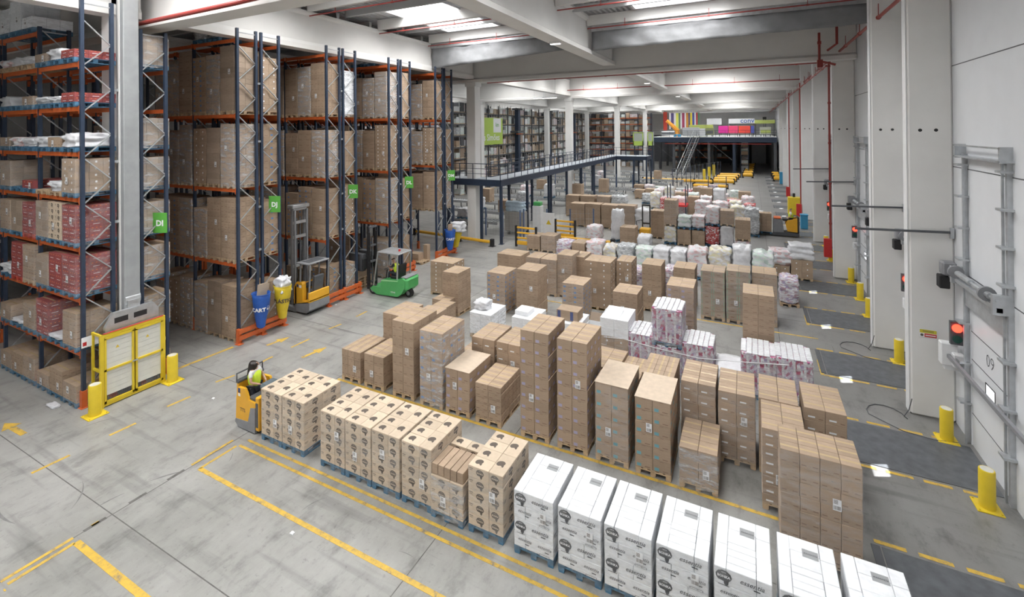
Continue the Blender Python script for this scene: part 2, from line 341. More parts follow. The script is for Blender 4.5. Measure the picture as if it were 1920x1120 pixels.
M['scuff'] = mat('tyre_scuff', (.20, .20, .195), .6, var=.2)
for i in range(34):
    x, y = rs.uniform(-16, 4), rs.uniform(3.5, 7.2) if i < 22 else rs.uniform(8, 26); a0 = rs.uniform(0, 6.28); r_ = rs.uniform(.5, 2.2); n_ = 7; w_ = rs.uniform(.008, .028); L_ = rs.uniform(.25, .8)
    b = MB(); vs = []
    for k in range(n_+1):
        a = a0+L_*k/n_; ww = w_*math.sin(math.pi*(k+.3)/(n_+.6)); vs += [(x+(r_-ww)*math.cos(a), y+(r_-ww)*math.sin(a), .0035), (x+(r_+ww)*math.cos(a), y+(r_+ww)*math.sin(a), .0035)]
    b.add(vs, [(2*k, 2*k+1, 2*k+3, 2*k+2) for k in range(n_)]); b.build('tyre_scuff', M['scuff'], FLOOR)
# second storage lane
line((-12, 10.98), (.6, 10.98), .09); line((-2.1, 21.0), (2.2, 21.0), .09); line((-10, 20.3), (-5, 20.3), .09)
for y in (18.0, 22.3, 26.7): line((2.0, y), (2.0, y+1.1), .1)
# ------------------------------------------------------------------ docks
DP = 4.42; DY = [14.62+DP*k for k in range(-1, 17)]       # dock centres along the right wall
XW = 4.88
def near(k): return k < 10
b = MB(); prev = -6.0
SEG = []
for k, y in enumerate(DY):
    d0, d1 = y-1.05, y+1.05; SEG.append((prev, d0, 0, 14.5)); SEG.append((d0, d1, 3.5, 14.5)); prev = d1
SEG.append((prev, 120, 0, 14.5))
for y0, y1, z0, z1 in SEG: b.box(XW, XW+.35, y0, y1, z0, z1)
WR = struct(b.build('wall_right', M['wpanel']))
b = MB(); b.box(-62, 8, 120, 120.4, 0, 14.5); struct(b.build('wall_back', M['conc']))
b = MB(); b.box(-62.4, -62, -6, 120.4, 0, 14.5); struct(b.build('wall_left', M['conc']))
b = MB(); b.box(-62, 8, -6.4, -6, 0, 14.5); struct(b.build('wall_front', M['conc']))
b = MB()
for z in (1.6, 4.2, 6.9, 9.62): b.box(XW-.004, XW, 5, 119, z, z+.025)
b.build('panel_joint', M['dgrey'], WR)
for k, y in enumerate(DY):
    # precast pilaster beyond each dock
    yp = y+2.0
    b = MB()
    if k in (1, 2, 4, 6, 8, 10, 12, 14, 16): b.bbox(3.9, XW, yp, yp+.38, 0, 14.4, .05, 0)
    if b.v: b.box(3.88, 3.9, yp+.03, yp+.35, .02, 14.3, 1)  # white facing carries the hall light on the left face in its colour
    for hx in (4.18, 4.52)*bool(b.v): b.cyl((hx, yp-.004, 7.9), (hx, yp+.01, 7.9), .045, 12, 2)
    if b.v: b.build('pilaster', [M['conc'], M['wmetal'], M['black']], WR)
    if k > 9 and k % 2: pass
    # leveller plate
    t = thing('dock_leveller', 'dark steel dock leveller plate before %s' % (['the dock in the lower right corner', 'the door marked 09'][k] if k < 2 else 'the %s dock beyond the door marked 09' % (['first', 'second', 'third', 'fourth', 'fifth', 'sixth', 'seventh', 'eighth', 'ninth', 'tenth', 'eleventh', 'twelfth', 'thirteenth', 'fourteenth', 'fifteenth', 'sixteenth'][k-2])), 'dock leveller', (3.4, y, 0), 0, 'dock levellers along the right wall')
    b = MB(); b.box(-1.25, 1.4, -.9, .9, .001, .012); b.build('plate', M['plate'], t)
    b = MB(); b.box(-1.42, -1.28, -.9, .9, .001, .02); b.build('lip', M['dgrey'], t)
    if k < 9:
        for sy in (-1.02, 1.02):
            n_ = 4
            for i in range(n_):
                x0 = 2.05+i*.68; line((x0, y+sy), (x0+.5, y+sy), .09)
    # door leaf with a small window
    dn = DY.index(y)+1
    zw0, zw1, yw0, yw1 = 1.62, 1.93, y-.2, y+.25
    b = MB(); x0, x1 = XW+.02, XW+.06
    for (ya, yb, za, zb) in ((y-1.05, yw0, 0, 3.5), (yw1, y+1.05, 0, 3.5), (yw0, yw1, 0, zw0), (yw0, yw1, zw1, 3.5)): b.box(x0, x1, ya, yb, za, zb)
    o = struct(b.build('door_%d' % dn, M['wpanel']))
    b = MB()
    for z in (.8, 1.5, 2.15, 2.85): b.box(x0-.006, x0, y-1.04, y+1.04, z, z+.018)
    b.build('section_joint', M['dgrey'], o)
    b = MB(); b.box(x0+.01, x0+.02, yw0, yw1, zw0, zw1); b.build('pane', M['glass'], o)
    b = MB()
    for a in ((yw0-.02, yw0, zw0-.02, zw1+.02), (yw1, yw1+.02, zw0-.02, zw1+.02), (yw0, yw1, zw0-.02, zw0), (yw0, yw1, zw1, zw1+.02)): b.box(x0-.01, x0, *a)
    b.build('window_rim', M['black'], o)
    if k < 9:
        b = MB(); b.mesh(text('%02d' % (10-k), .42, 0, -.006), onface(x0-.004, y+.02, 2.5, '-x')); b.build('door_number', M['dgrey'], o)
    if 0 < k < 8:
        where = 'the door marked 09' if k == 1 else ('the nearest dock at the lower right' if k == 0 else 'the %s dock beyond the door marked 09' % (['first', 'second', 'third', 'fourth', 'fifth', 'sixth'][k-2]))
        t = thing('door_track', 'galvanised door track with shaft and motor at '+where, 'door track', (XW, y, 0), 0, 'door tracks along the right wall')
        b = MB()
        for s in (-1, 1):
            yy = s*1.14
            b.box(-.09, -.001, yy-.05, yy+.05, 0, 7.3); b.box(-.13, -.09, yy-.1*s-.02, yy-.1*s+.02, 0, 7.3)
        b.build('rail', M['galv'], t)
        for s in (-1, 1):
            for z in (1, 2, 3, 4.6, 5.4, 6.2, 7.0): b = MB(); b.box(-.22, -.001, s*1.14-.13, s*1.14+.13, z, z+.05); b.build('bracket', M['galv'], t)
        b = MB(); b.box(-.1, -.001, -1.15, 1.15, 3.5, 3.95); b.build('lintel_plate', M['galv'], t)
        b = MB(); b.cyl((-.27, -1.25, 4.3), (-.27, 1.55, 4.3), .03, 10)
        b.cyl((-.27, -.9, 4.3), (-.27, -.1, 4.3), .07, 12); b.cyl((-.27, .1, 4.3), (-.27, .9, 4.3), .07, 12)
        b.box(-.34, -.001, -1.2, -1.1, 4.0, 4.42); b.box(-.34, -.001, 1.1, 1.2, 4.0, 4.42)
        b.box(-.28, -.18, -1.2, 1.5, 4.05, 4.15)
        b.build('spring_shaft', M['galv'], t)
        [ (lambda q: (q.cyl((-.27, a0, 4.3), (-.27, a0+.07, 4.3), .16, 18), q.build('cable_drum', M['grey'], t)))(MB()) for a0 in (-.75, 1.0)]
        b = MB(); b.bbox(-.42, -.12, 1.42, 1.72, 4.08, 4.44, .04); b.build('gearbox', M['grey'], t)
        b = MB(); b.bbox(-.46, -.24, 1.5, 1.76, 3.72, 4.06, .02); b.build('motor', M['black'], t)
        b = MB(); b.box(-.22, -.001, -1.3, 1.3, 7.22, 7.26); b.box(-.22, -.19, -1.3, 1.3, 7.5, 7.54)
        for s in (-1, 1): b.box(-.22, -.001, s*1.2-.02, s*1.2+.02, 7.2, 7.55)
        b.build('top_frame', M['galv'], t)
        b = MB(); b.bbox(-.3, -.06, 1.3, 1.42, 2.64, 2.86, .05, 0); b.bbox(-.3, -.06, 1.3, 1.42, 2.38, 2.6, .05, 1)
        b = MB(); b.box(-.3, -.05, 1.34, 1.44, 2.34, 2.94)
        s_ = b.build('signal_housing', M['dgrey'], t)
        b = MB(); b.cyl((-.17, 1.33, 2.78), (-.17, 1.3, 2.78), .105, 16); b.build('red_signal_lamp', M['redl'], s_)
        b = MB(); b.cyl((-.17, 1.33, 2.5), (-.17, 1.31, 2.5), .1, 16); b.build('green_signal_lamp', mat('dark_green_lens', (.02, .09, .07), .2, var=0), s_)
        b = MB(); b.bbox(-.25, -.02, 1.3, 1.5, 1.75, 2.1, .02); b.box(-.251, -.249, 1.34, 1.46, 1.82, 1.98) ; b.build('control_box', M['wmetal'], t)
        if k < 7 and k in (1, 2, 4, 6):
            # swing arm with a dock lamp, folded out over the dock
            u = thing('swing_boom', 'thin grey boom on the pilaster beyond '+where, 'boom', (XW-.02, yp-.02, 0), 0, 'swing arms on the pilasters')
            b = MB(); b.box(-.09, -.01, -.08, -.001, 4.98, 5.26); b.build('hinge_plate', M['galv'], u)
            b = MB(); b.bar((-.05, -.05, 5.14), (-2.2, -.05, 5.07), .05, .06); b.build('arm', M['dgrey'], u)
# yellow bollards in front of the pilasters
def bollard(x, y, h, label, r=.135, group='yellow bollards'):
    t = thing('bollard', label, 'bollard', (x, y, 0), 0, group)
    b = MB(); b.tube([(0, 0, .015), (0, 0, h-.02), (0, 0, h)], [r, r, r*.93], 20); b.build('post', M['yellow'], t, smooth=True)
    b = MB(); b.bbox(-r*1.6, r*1.6, -r*1.6, r*1.6, 0, .022, .004)
    for sx in (-1, 1):
        for sy in (-1, 1): b.cyl((sx*r*1.3, sy*r*1.3, .02), (sx*r*1.3, sy*r*1.3, .045), .018, 6)
    b.build('base_plate', M['yellow'], t)
    b = MB(); b.cyl((0, 0, h), (0, 0, h+.004), r*.8, 16); b.build('cap', mat('pale_cap', (.6, .6, .55), .6, var=.1), t)
for i, (p, h) in enumerate((((1851, 952), .8), ((1775, 825), .8), ((1686, 680), .78), ((1630, 594), .78), ((1613, 562), .78), ((1596, 530), .76), ((1558, 489), .7), ((1549, 462), .7))):
    q = atz(*p); bollard(min(q.x, 4.6), q.y, h, ['large yellow bollard on the dock corner, nearest of the dock bollards', 'yellow bollard beside the door marked 09', 'yellow bollard standing before the second pilaster from the right', 'yellow bollard just beyond the second pilaster from the right', 'yellow bollard at the side of the third dock leveller seen from the front', 'yellow bollard between the red hose box and the pilasters', 'small yellow bollard beside the red hose box', 'far small yellow bollard by the red riser pipe'][i])
# safety sign on the nearest pilaster
o = thing('safety_sign', 'small sign with a yellow panel over a red and white panel on the nearest pilaster', 'sign', (4.3, DY[1]+1.994, 2.2))
b = MB(); b.box(-.19, .19, -.006, 0, 0, .22); b.box(-.18, .18, -.008, -.006, .115, .21, 1); b.box(-.08, .18, -.008, -.006, .01, .105, 2); b.box(-.06, .16, -.0095, -.008, .045, .07, 3)
b.cyl((-.135, -.006, .057), (-.135, -.009, .057), .035, 14, 4)
for z in (.15, .175): b.box(-.12, .12, -.0095, -.008, z, z+.01, 4)
b.build('sign_face', [M['paper'], mat('sign_yellow', (.62, .55, .05), .5, var=0), M['redc'], M['paper'], M['ink']], o)
# folded barrier arm near door 09
o = thing('swing_barrier', 'grey horizontal bar on a white hinge box, reaching past the door marked 09', 'barrier', (XW-.25, DY[1]+1.6, 0))
b = MB(); b.bar((-.05, 0, 1.98), (-.12, -4.2, 2.12), .07, .09); b.build('bar', M['grey'], o)
b = MB(); b.bbox(-.2, .15, -.12, .12, 1.72, 2.3, .02); b.box(-.12, .24, -.08, .08, 1.6, 1.74); b.build('hinge_box', M['wmetal'], o)
# black cable loops on the floor by the pilasters
for k in (1, 2):
    y = DY[k]+1.85
    b = MB(); pts = [(3.9, y, .5), (3.82, y-.05, .2), (3.7, y-.1, .02)]+[(3.35+.4*math.cos(a*.5)-.1*a/6, y-.2+.5*math.sin(a*.5), .015) for a in range(0, 8)]+[(3.5, y-.9, .015), (4.1, y-1.0, .015), (4.6, y-.9, .02)]
    b.tube(pts, .012, 6); tag(b.build('cable', M['dgrey'], smooth=True), 'grey cable looped on the floor at the foot of the %s pilaster' % ('nearest' if k == 1 else 'second nearest'), 'cable')
# red riser pipe with hose box
o = thing('riser_pipe', 'red vertical sprinkler riser by the pilasters with a red box at its foot', 'pipe', (4.2, 33.5, 0))
b = MB(); b.tube([(0, 0, .4), (0, 0, 11.9)], .06, 10); b.build('pipe', M['red_pipe'], o, smooth=True)
b = MB()
for z in (2.2, 4.6, 7, 9.4, 11.6): b.cyl((0, 0, z), (0, 0, z+.12), .085, 10)
b.build('coupling', M['red_pipe'], o)
b = MB(); b.bbox(-.35, .05, -.15, .1, .25, 1.35, .02); b.build('hose_box', M['redc'], o)
for k, lab in ((8, 'thin red riser pipe far down the right wall with a small red box'), (11, 'thin red riser pipe at the far end of the right wall')):
    o = thing('riser_pipe', lab, 'pipe', (3.84, DY[k]+2.1, 0))
    b = MB(); b.tube([(0, 0, .4), (0, 0, 11.9)], .06, 8); b.build('pipe', M['red_pipe'], o, smooth=True)
    b = MB(); b.bbox(-.35, .05, -.15, .1, .25, 1.35, .02); b.build('hose_box', M['redc'], o)
# things along the far dock wall
def bin_(x, y, m, lab, w=.5, h=1.05):
    t = thing('waste_bin', lab, 'bin', (x, y, 0)); b = MB(); b.bbox(-w/2, w/2, -w/2, w/2, 0, h, .03); b.build('body', m, t)
    b = MB(); b.bbox(-w/2-.03, w/2+.03, -w/2-.03, w/2+.03, h, h+.1, .03); b.build('lid', m, t)
q = atz(1522, 430); bin_(min(q.x, 3.7), q.y, M['blueb'], 'blue waste bin before the pilaster behind the far amber truck')
q = atz(1467, 345); bin_(q.x, q.y, M['blueb'], 'small blue waste bin far down the dock wall', .7, 1.6)
o = thing('machine_guard', 'tall yellow machine guard standing against the far dock wall', 'guard', (3.5, 50.2, 0))
b = MB(); b.bbox(-.5, .5, -.45, .45, 0, 1.6, .03); b.build('body', M['yellow'], o); b = MB(); b.bbox(-.1, .1, -.1, .1, 1.6, 1.95, .02); b.build('knob', M['black'], o)
# ------------------------------------------------------------------ roof
ZD = 14.0
b = MB(); x = -62.0
prof = []
while x < 8:
    prof += [(x, ZD+.09), (x+.04, ZD), (x+.13, ZD), (x+.17, ZD+.09)]; x += .26
n0 = len(prof)
# openings are avoided by keeping the deck whole: skylight domes are set just below it
vs = [(px, -6, pz) for px, pz in prof]+[(px, 120.4, pz) for px, pz in prof]
b.add(vs, [(i, i+1, n0+i+1, n0+i) for i in range(n0-1)])
b.box(-62, 9, -6, 120.4, ZD+.2, ZD+.4)
CEIL = struct(b.build('ceiling', M['deck']))
for i, (x0, x1, y0, y1) in enumerate(SKYL):
    b = MB(); b.box(x0, x1, y0, y1, ZD-.05, ZD-.02); o = struct(b.build('window_%d' % (i+1), M['sky']))
    b = MB()
    for a in ((x0-.1, x0, y0-.1, y1+.1), (x1, x1+.1, y0-.1, y1+.1), (x0, x1, y0-.1, y0), (x0, x1, y1, y1+.1)): b.box(*a, ZD-.09, ZD)
    b.build('curb', M['wmetal'], o)
def ibeam(p, q, zb, zt, fw=.62, ww=.26, fh=.34, name='beam', m='concb'):
    """precast I beam along x or y"""
    prof = [(-fw/2, zb), (fw/2, zb), (fw/2, zb+fh*.6), (ww/2, zb+fh), (ww/2, zt-.22), (fw/2, zt-.12), (fw/2, zt), (-fw/2, zt), (-fw/2, zt-.12), (-ww/2, zt-.22), (-ww/2, zb+fh), (-fw/2, zb+fh*.6)]
    b = MB()
    if p[1] == q[1]: b.prism([(p[1]+u, z) for u, z in prof], 'x', p[0], q[0])
    else: b.prism([(p[0]+u, z) for u, z in prof], 'y', p[1], q[1])
    return b.build(name, M[m], CEIL, fix=True)
XB_ = [29.45, 49.85, 71, 92, 113]
for y in XB_:
    ibeam((-62, y), (4.86, y), 11.5, 13.95, .7, .3)
ibeam((-62, 8.7), (4.86, 8.7), 11.5, 13.95, .7, .3)
yb = [-6, 8.3]+[v for y in XB_ for v in (y-.36, y+.36)][:0]
segs = [(-6, 8.3), (9.1, 29.05), (29.85, 49.4), (50.3, 70.6), (71.4, 91.6), (92.4, 112.6)]
for x in (-18.2, -29.8, -41.4, -7.9):
    for a, c in segs:
        if x == -7.9: ibeam((x, a), (x, c), 12.0, 13.95, .8, .4, .34)
        else: ibeam((x, a), (x, c), 11.75, 13.5, .62, .5, .36)
y = 10.35
i = 0
while y < 112:
    if all(abs(y-v) > .5 for v in XB_):
        for xa, xb in ((-61, -18.5), (-17.9, -8.15), (-7.65, 4.85)):
            big = i % 2 == 0; b = MB(); h = .52 if big else .3
            b.prism([(y-.11, ZD-.02), (y-.07, ZD-.02-h), (y+.07, ZD-.02-h), (y+.11, ZD-.02)], 'x', xa, xb); b.build('purlin', M['concb'] if big else M['deck'], CEIL, fix=True)
    y += 2.25; i += 1
# tarpaulin hung over the upper half of the first cross beam
for n_, (xa, xb, h0, h1) in enumerate(((-17.9, -8.32, 1.28, .80), (-7.48, 4.8, 1.0, .85))):
    b = MB(); nx = 60; vs = []
    for i in range(nx+1):
        x = xa+(xb-xa)*i/nx; hh = h0+(h1-h0)*i/nx
        for j in range(7):
            z = 13.16-j*hh/6; vs.append((x, 24.0-.10*noise.noise((x*.9+z*.8, z*1.6, n_*7))-.04*noise.noise((x*3, z*3, 1)), z))
    b.add(vs, [(i*7+j, i*7+j+1, (i+1)*7+j+1, (i+1)*7+j) for i in range(nx) for j in range(6)])
    o = b.build('tarpaulin', M['tarp'], smooth=True); tag(o, 'grey fabric smoke curtain hanging under the roof, %s the middle beam' % ('left of' if n_ == 0 else 'right of'), 'tarpaulin')
    md = o.modifiers.new('thick', 'SOLIDIFY'); md.thickness = .01
    b = MB(); b.box(xa, xb, 23.97, 24.05, 13.16, 13.5); b.build('curtain_rail', M['galv'], o)
# free-standing concrete columns
nm = ['nearest', 'second', 'third', 'fourth']
for xi, x in enumerate((-18.2, -29.8)):
    for k, y in enumerate(XB_[:4]):
        b = MB(); b.bbox(x-.36, x+.36, y-.36, y+.36, 0, 11.55, .03); b.bbox(x-.45, x+.45, y-.42, y+.42, 11.2, 11.52, .02)
        o = struct(b.build('column', M['conc']))
b = MB(); b.bbox(-17.62, -17.2, 7.48, 7.9, 0, 13.9, .02); b.box(-17.52, -17.4, 7.472, 7.48, .5, 13.8, 1); struct(b.build('column', [M['colsteel'], M['conc']]))
b = MB(); b.bbox(-18.55, -17.95, 7.48, 7.9, 0, 13.9, .02); struct(b.build('column', [M['conc']]))
# sprinkler pipes
def pipe(pts, r, label, coup=()):
    t = thing('sprinkler_pipe', label, 'pipe', (0, 0, 0)); b = MB(); b.tube(pts, r, 10); b.build('pipe', M['red_pipe'], t, smooth=True)
    b = MB(); p, q = Vector(pts[0]), Vector(pts[-1]); n = max(2, int((q-p).length/3.2)); d = (q-p).normalized()
    for i in range(n):
        c = p.lerp(q, (i+.5)/n)
        if len(pts) == 2: b.tube([c-d*.06, c+d*.06], r*1.35, 10)
        b.box(c.x-.012, c.x+.012, c.y-.012, c.y+.012, c.z, c.z+(.35 if r < .05 else .5))
    b.build('hanger', M['red_pipe'], t); return t
pipe([(4.15, 9.5, 11.95), (4.15, 118, 11.95)], .06, 'red main sprinkler pipe running along the top of the right wall')
pipe([(3.7, 30.4, 11.35), (3.7, 118, 11.35)], .05, 'red sprinkler pipe below the main one, starting beyond the first cross beam')
for i, y in enumerate((11.5, 14.9, 19.4, 23.7)):
    for j, (xa, xb) in enumerate(((-17.9, -8.2), (-7.6, 4.2))):
        pipe([(xa, y, 13.28), (xb, y, 13.28)], .03, 'thin red sprinkler branch under the roof %s the middle beam, %s from the front' % (('left of', 'right of')[j], ('first', 'second', 'third', 'fourth')[i]))


pipe([(-17.9, 31, 11.62), (4.2, 31, 11.62)], .05, 'long red sprinkler pipe just beyond the first cross beam')
pipe([(-17.9, 48.5, 12.3), (4.2, 48.5, 12.3)], .05, 'long red sprinkler pipe before the second cross beam')
a_ = atx(226, 50, -18.6); c_ = Vector((-18.7, 12.5, 0))
pipe([at(213, 0, 8.15), at(213, 50, 8.15), at(222, 53, 8.15), at(440, 6, 8.15), at(490, -6, 8.15)], .07, 'thick red sprinkler pipe running below the front cross beam at the left')
pipe([(-17.9, 5.2, 12.9), (-8, 5.2, 12.9)], .05, 'red sprinkler branch at the front left of the roof')
o = thing('riser_pipe', 'red sprinkler valve riser stepping down below the first cross beam at the right wall', 'pipe', (0, 0, 0))
b = MB(); b.tube([(3.9, 28.3, 13.4), (3.9, 28.3, 12.2), (3.6, 29.0, 12.0)], .06, 8); b.tube([(3.2, 28.75, 12.9), (3.2, 28.75, 11.45), (3.9, 28.75, 11.2)], .06, 8); b.bbox(3.1, 3.35, 28.65, 28.9, 11.1, 11.5, .02); b.cyl((3.2, 28.7, 12.3), (3.2, 28.7, 12.45), .09, 10)
b.build('pipe', M['red_pipe'], o, smooth=True)
# strip lamps
for i, (p, L) in enumerate(((at(1012, 184, 47), 1.6), (at(1030, 184, 44.5), 1.6), ((-7.9, 19.9, 11.9), .5), ((-7.9, 41, 11.9), .5), ((-7.9, 60, 11.9), .5))):
    t = thing('strip_lamp', ['lit strip lamp hanging left of a pair beyond the first cross beam', 'lit strip lamp hanging right of a pair beyond the first cross beam', 'small lamp under the middle beam before the first cross beam', 'small lamp under the middle beam beyond the first cross beam', 'small lamp under the middle beam beyond the second cross beam'][i], 'lamp', tuple(p))
    b = MB(); b.bbox(-L/2, L/2, -.12, .12, 0, .1, .02); b.build('housing', M['wmetal'], t)
    b = MB(); b.box(-L/2+.03, L/2-.03, -.09, .09, -.012, 0); b.build('diffuser', M['lamp'], t)
    if i < 2:
        for u in (-L*.4, L*.4): b = MB(); b.cyl((u, 0, .1), (u, 0, 14.05-p.z), .012, 6); b.build('suspension_rod', M['galv'], t)
# ------------------------------------------------------------------ pallets and loads
RND = random.Random(5)
def pallet_mesh(w, d, m, cache={}):
    k = (round(w, 2), round(d, 2), m)
    if k in cache: return cache[k]
    b = MB(); n = 5 if w < 1 else 7
    for i in range(n):
        bw = .1 if i % 2 else .13; x = -w/2+bw/2+(w-bw)*i/(n-1); b.bbox(x-bw/2, x+bw/2, -d/2, d/2, .122, .144, .003)
    for j in (-1, 0, 1):
        y = j*(d/2-.06); b.box(-w/2, w/2, y-.06, y+.06, .1, .122)
        for i in (-1, 0, 1):
            x = i*(w/2-.06); b.bbox(x-.06, x+.06, y-.06, y+.06, .022, .1, .004)
    for i in (-1, 0, 1):
        x = i*(w/2-.06); b.box(x-.05, x+.05, -d/2, d/2, 0, .022)
    cache[k] = b.data('pallet', [M[m]]); return cache[k]
LOGO = []
for i in range(22):
    a = 2*math.pi*i/22; r = 1.0; LOGO.append((math.cos(a)*1.05, math.sin(a)*.9))
LOGO = [(x, y) for x, y in LOGO if not (x > .05 and y < -.55)]
def logo_poly():
    pts = [(-.95, -.1), (-1, .3), (-.7, .75), (-.2, .95), (.4, .9), (.85, .6), (1.02, .2), (.9, -.15), (.62, -.4), (.55, -.75), (.4, -1.0), (.2, -1.05), (.05, -.8), (0, -.5), (-.3, -.45), (-.7, -.4)]
    return pts
T_BONKA = text('BONKA', .1, 0, .004); T_ESS = text('essentia', .1, .35, .0005); T_NES = text('NESTLÉ', .035, 0, .0005)
def stamp(b, s, face, x, y, z, m, mt=None, roll=0):
    mx = onface(x, y, z, face, roll)
    b.add([mx @ Vector((px*s, py*s, .0015)) for px, py in logo_poly()], [list(range(len(logo_poly())))[::-1]], m)
    if mt is not None:
        b.mesh(T_BONKA, mx @ Matrix.Translation((0, s*.12, .003)) @ Matrix.Scale(s*4.6, 4), mt)
        b.mesh(T_NES, mx @ Matrix.Translation((0, s*.66, .003)) @ Matrix.Scale(s*5, 4), mt)
def deco(b, kind, x0, x1, y0, y1, z0, z1, faces, rnd):
    """print on the outside faces of one carton. material slots: 0 body 1 ink 2 colour 3 paper 4 tape"""
    w, d, h = x1-x0, y1-y0, z1-z0; cx, cy, cz = (x0+x1)/2, (y0+y1)/2, (z0+z1)/2
    for f in faces:
        if f in ('-y', '+y'): L = w; px = lambda u: (cx+u*(1 if f == '-y' else -1), y0 if f == '-y' else y1)
        elif f in ('+x', '-x'): L = d; px = lambda u: (x1 if f == '+x' else x0, cy+u*(1 if f == '+x' else -1))
        if f == 'top':
            if kind == 'coffee': stamp(b, min(w, d)*.30, 'top', cx-w*.12, cy, z1, 1, None, .5)
            elif kind == 'white':
                pass
            elif kind not in ('blank', 'whiteb', 'box'): quad(b, 'top', cx, cy, z1, min(.05, w*.2) if w < d else w*.96, d*.96 if w < d else min(.05, d*.2), 4)
            continue
        if kind == 'coffee':
            u = L*.08 if L > .4 else -.02; p = px(u); stamp(b, min(.09, h*.38), f, p[0], p[1], cz, 1, 0)
            if L > .4:
                p = px(-L*.36); quad(b, f, p[0], p[1], z1-.05, L*.18, .012, 1); quad(b, f, p[0], p[1], z1-.08, L*.14, .008, 1)
        elif kind == 'white':
            if L > .3 and f != '-y' and rnd.random() < .62:
                p = px(-L*.12); mx = onface(p[0], p[1], cz+.02, f); b.mesh(T_ESS, mx @ Matrix.Translation((0, 0, .0015)) @ Matrix.Scale(.95 if L > .4 else .8, 4), 1)
                quad(b, f, p[0]+(.05 if f == '-y' else 0), p[1], cz-.05, .06, .014, 1)
        elif kind in ('teal', 'lav', 'blue'):
            p = px(-L*.28); quad(b, f, p[0], p[1], z0+h*.22, .10, .07, 2); p = px(L*.2); quad(b, f, p[0], p[1], z0+h*.16, L*.3, .018, 1)
            p = px(0); quad(b, f, p[0], p[1], z1-.02, L*.2, .01, 1)
        elif kind == 'green':
            for s in (-1, 1): p = px(s*L*.42); quad(b, f, p[0], p[1], cz, .02, h*.8, 2)
            p = px(0); quad(b, f, p[0], p[1], cz-h*.1, L*.3, h*.16, 1)
        elif kind == 'dots':
            p = px(0); quad(b, f, p[0], p[1], cz, .05, .06, 3)
        elif kind == 'strip':
            p = px(-L*.15); quad(b, f, p[0], p[1], z0+h*.3, L*.34, .035, 3); p = px(L*.3); quad(b, f, p[0], p[1], z0+h*.2, L*.2, .02, 1)
        elif kind == 'red':
            for u in (-.3, .0, .3): p = px(u*L); quad(b, f, p[0], p[1], z1-h*.22, L*.12, h*.14, 2)
            p = px(0); quad(b, f, p[0], p[1], z0+h*.3, L*.5, .012, 3)
        elif kind == 'plain':
            for u in (-.3, .28): p = px(u*L); quad(b, f, p[0], p[1], z0+h*(.22+.1*rnd.random()), L*.26, .018, 1)
            if rnd.random() < .5: p = px(.1*L); quad(b, f, p[0], p[1], z1-h*.2, L*.18, .012, 1)
BODY = dict(coffee='kraft2', white='white', plain='kraft', teal='kraft', lav='kraft', blue='kraft', green='kraftd', dots='kraft', strip='kraft', red='red', blank='kraft', dull='kraftd', whiteb='white', box='white')
CLR = dict(teal='teal', lav='lav', blue='blue', green='green', red='orange')
def slots(kind):
    ink = 'inkw' if kind in ('plain', 'teal', 'lav', 'blue', 'green', 'strip', 'dull') else ('ink' if kind == 'coffee' else 'inkg')
    return [M[BODY.get(kind, 'kraft')], M[ink], M[CLR.get(kind, 'paper')], M['paper'], M['tape']]
_cm = {}
def carton_mesh(kind, w, d, h, faces, v):
    k = (kind, round(w, 3), round(d, 3), round(h, 3), faces, v)
    if k not in _cm:
        b = MB(); g = .003; r = random.Random(hash((w, d, h, v)) & 255)
        b.bbox(-w/2+g, w/2-g, -d/2+g, d/2-g, .001, h-.002, .006)
        deco(b, kind, -w/2+g, w/2-g, -d/2+g, d/2-g, 0, h-.002, faces, r); _cm[k] = b.data('carton', slots(kind))
    return _cm[k]
def stack_mesh(kind, W_, D_, H, nx, ny, nz, v):
    k = ('s', kind, round(W_, 2), round(D_, 2), round(H, 2), nx, ny, nz, v)
    if k not in _cm:
        b = MB(); r = random.Random(v*7+3); h = H/nz
        for kz in range(nz):
            jx = (r.random()-.5)*.014; jy = (r.random()-.5)*.014
            for i in range(nx):
                for j in range(ny):
                    if 0 < i < nx-1 and 0 < j < ny-1 and kz < nz-1: continue
                    x0, x1 = -W_/2+W_*i/nx+jx, -W_/2+W_*(i+1)/nx+jx; y0, y1 = -D_/2+D_*j/ny+jy, -D_/2+D_*(j+1)/ny+jy; g = .003
                    b.box(x0+g, x1-g, y0+g, y1-g, kz*h+.001, (kz+1)*h-.002)
                    f = (['-y'] if j == 0 else [])+(['+x'] if i == nx-1 else [])+(['top'] if kz == nz-1 else [])
                    deco(b, kind, x0+g, x1-g, y0+g, y1-g, kz*h, (kz+1)*h-.002, f, r)
        _cm[k] = b.data('carton_stack', slots(kind))
    return _cm[k]
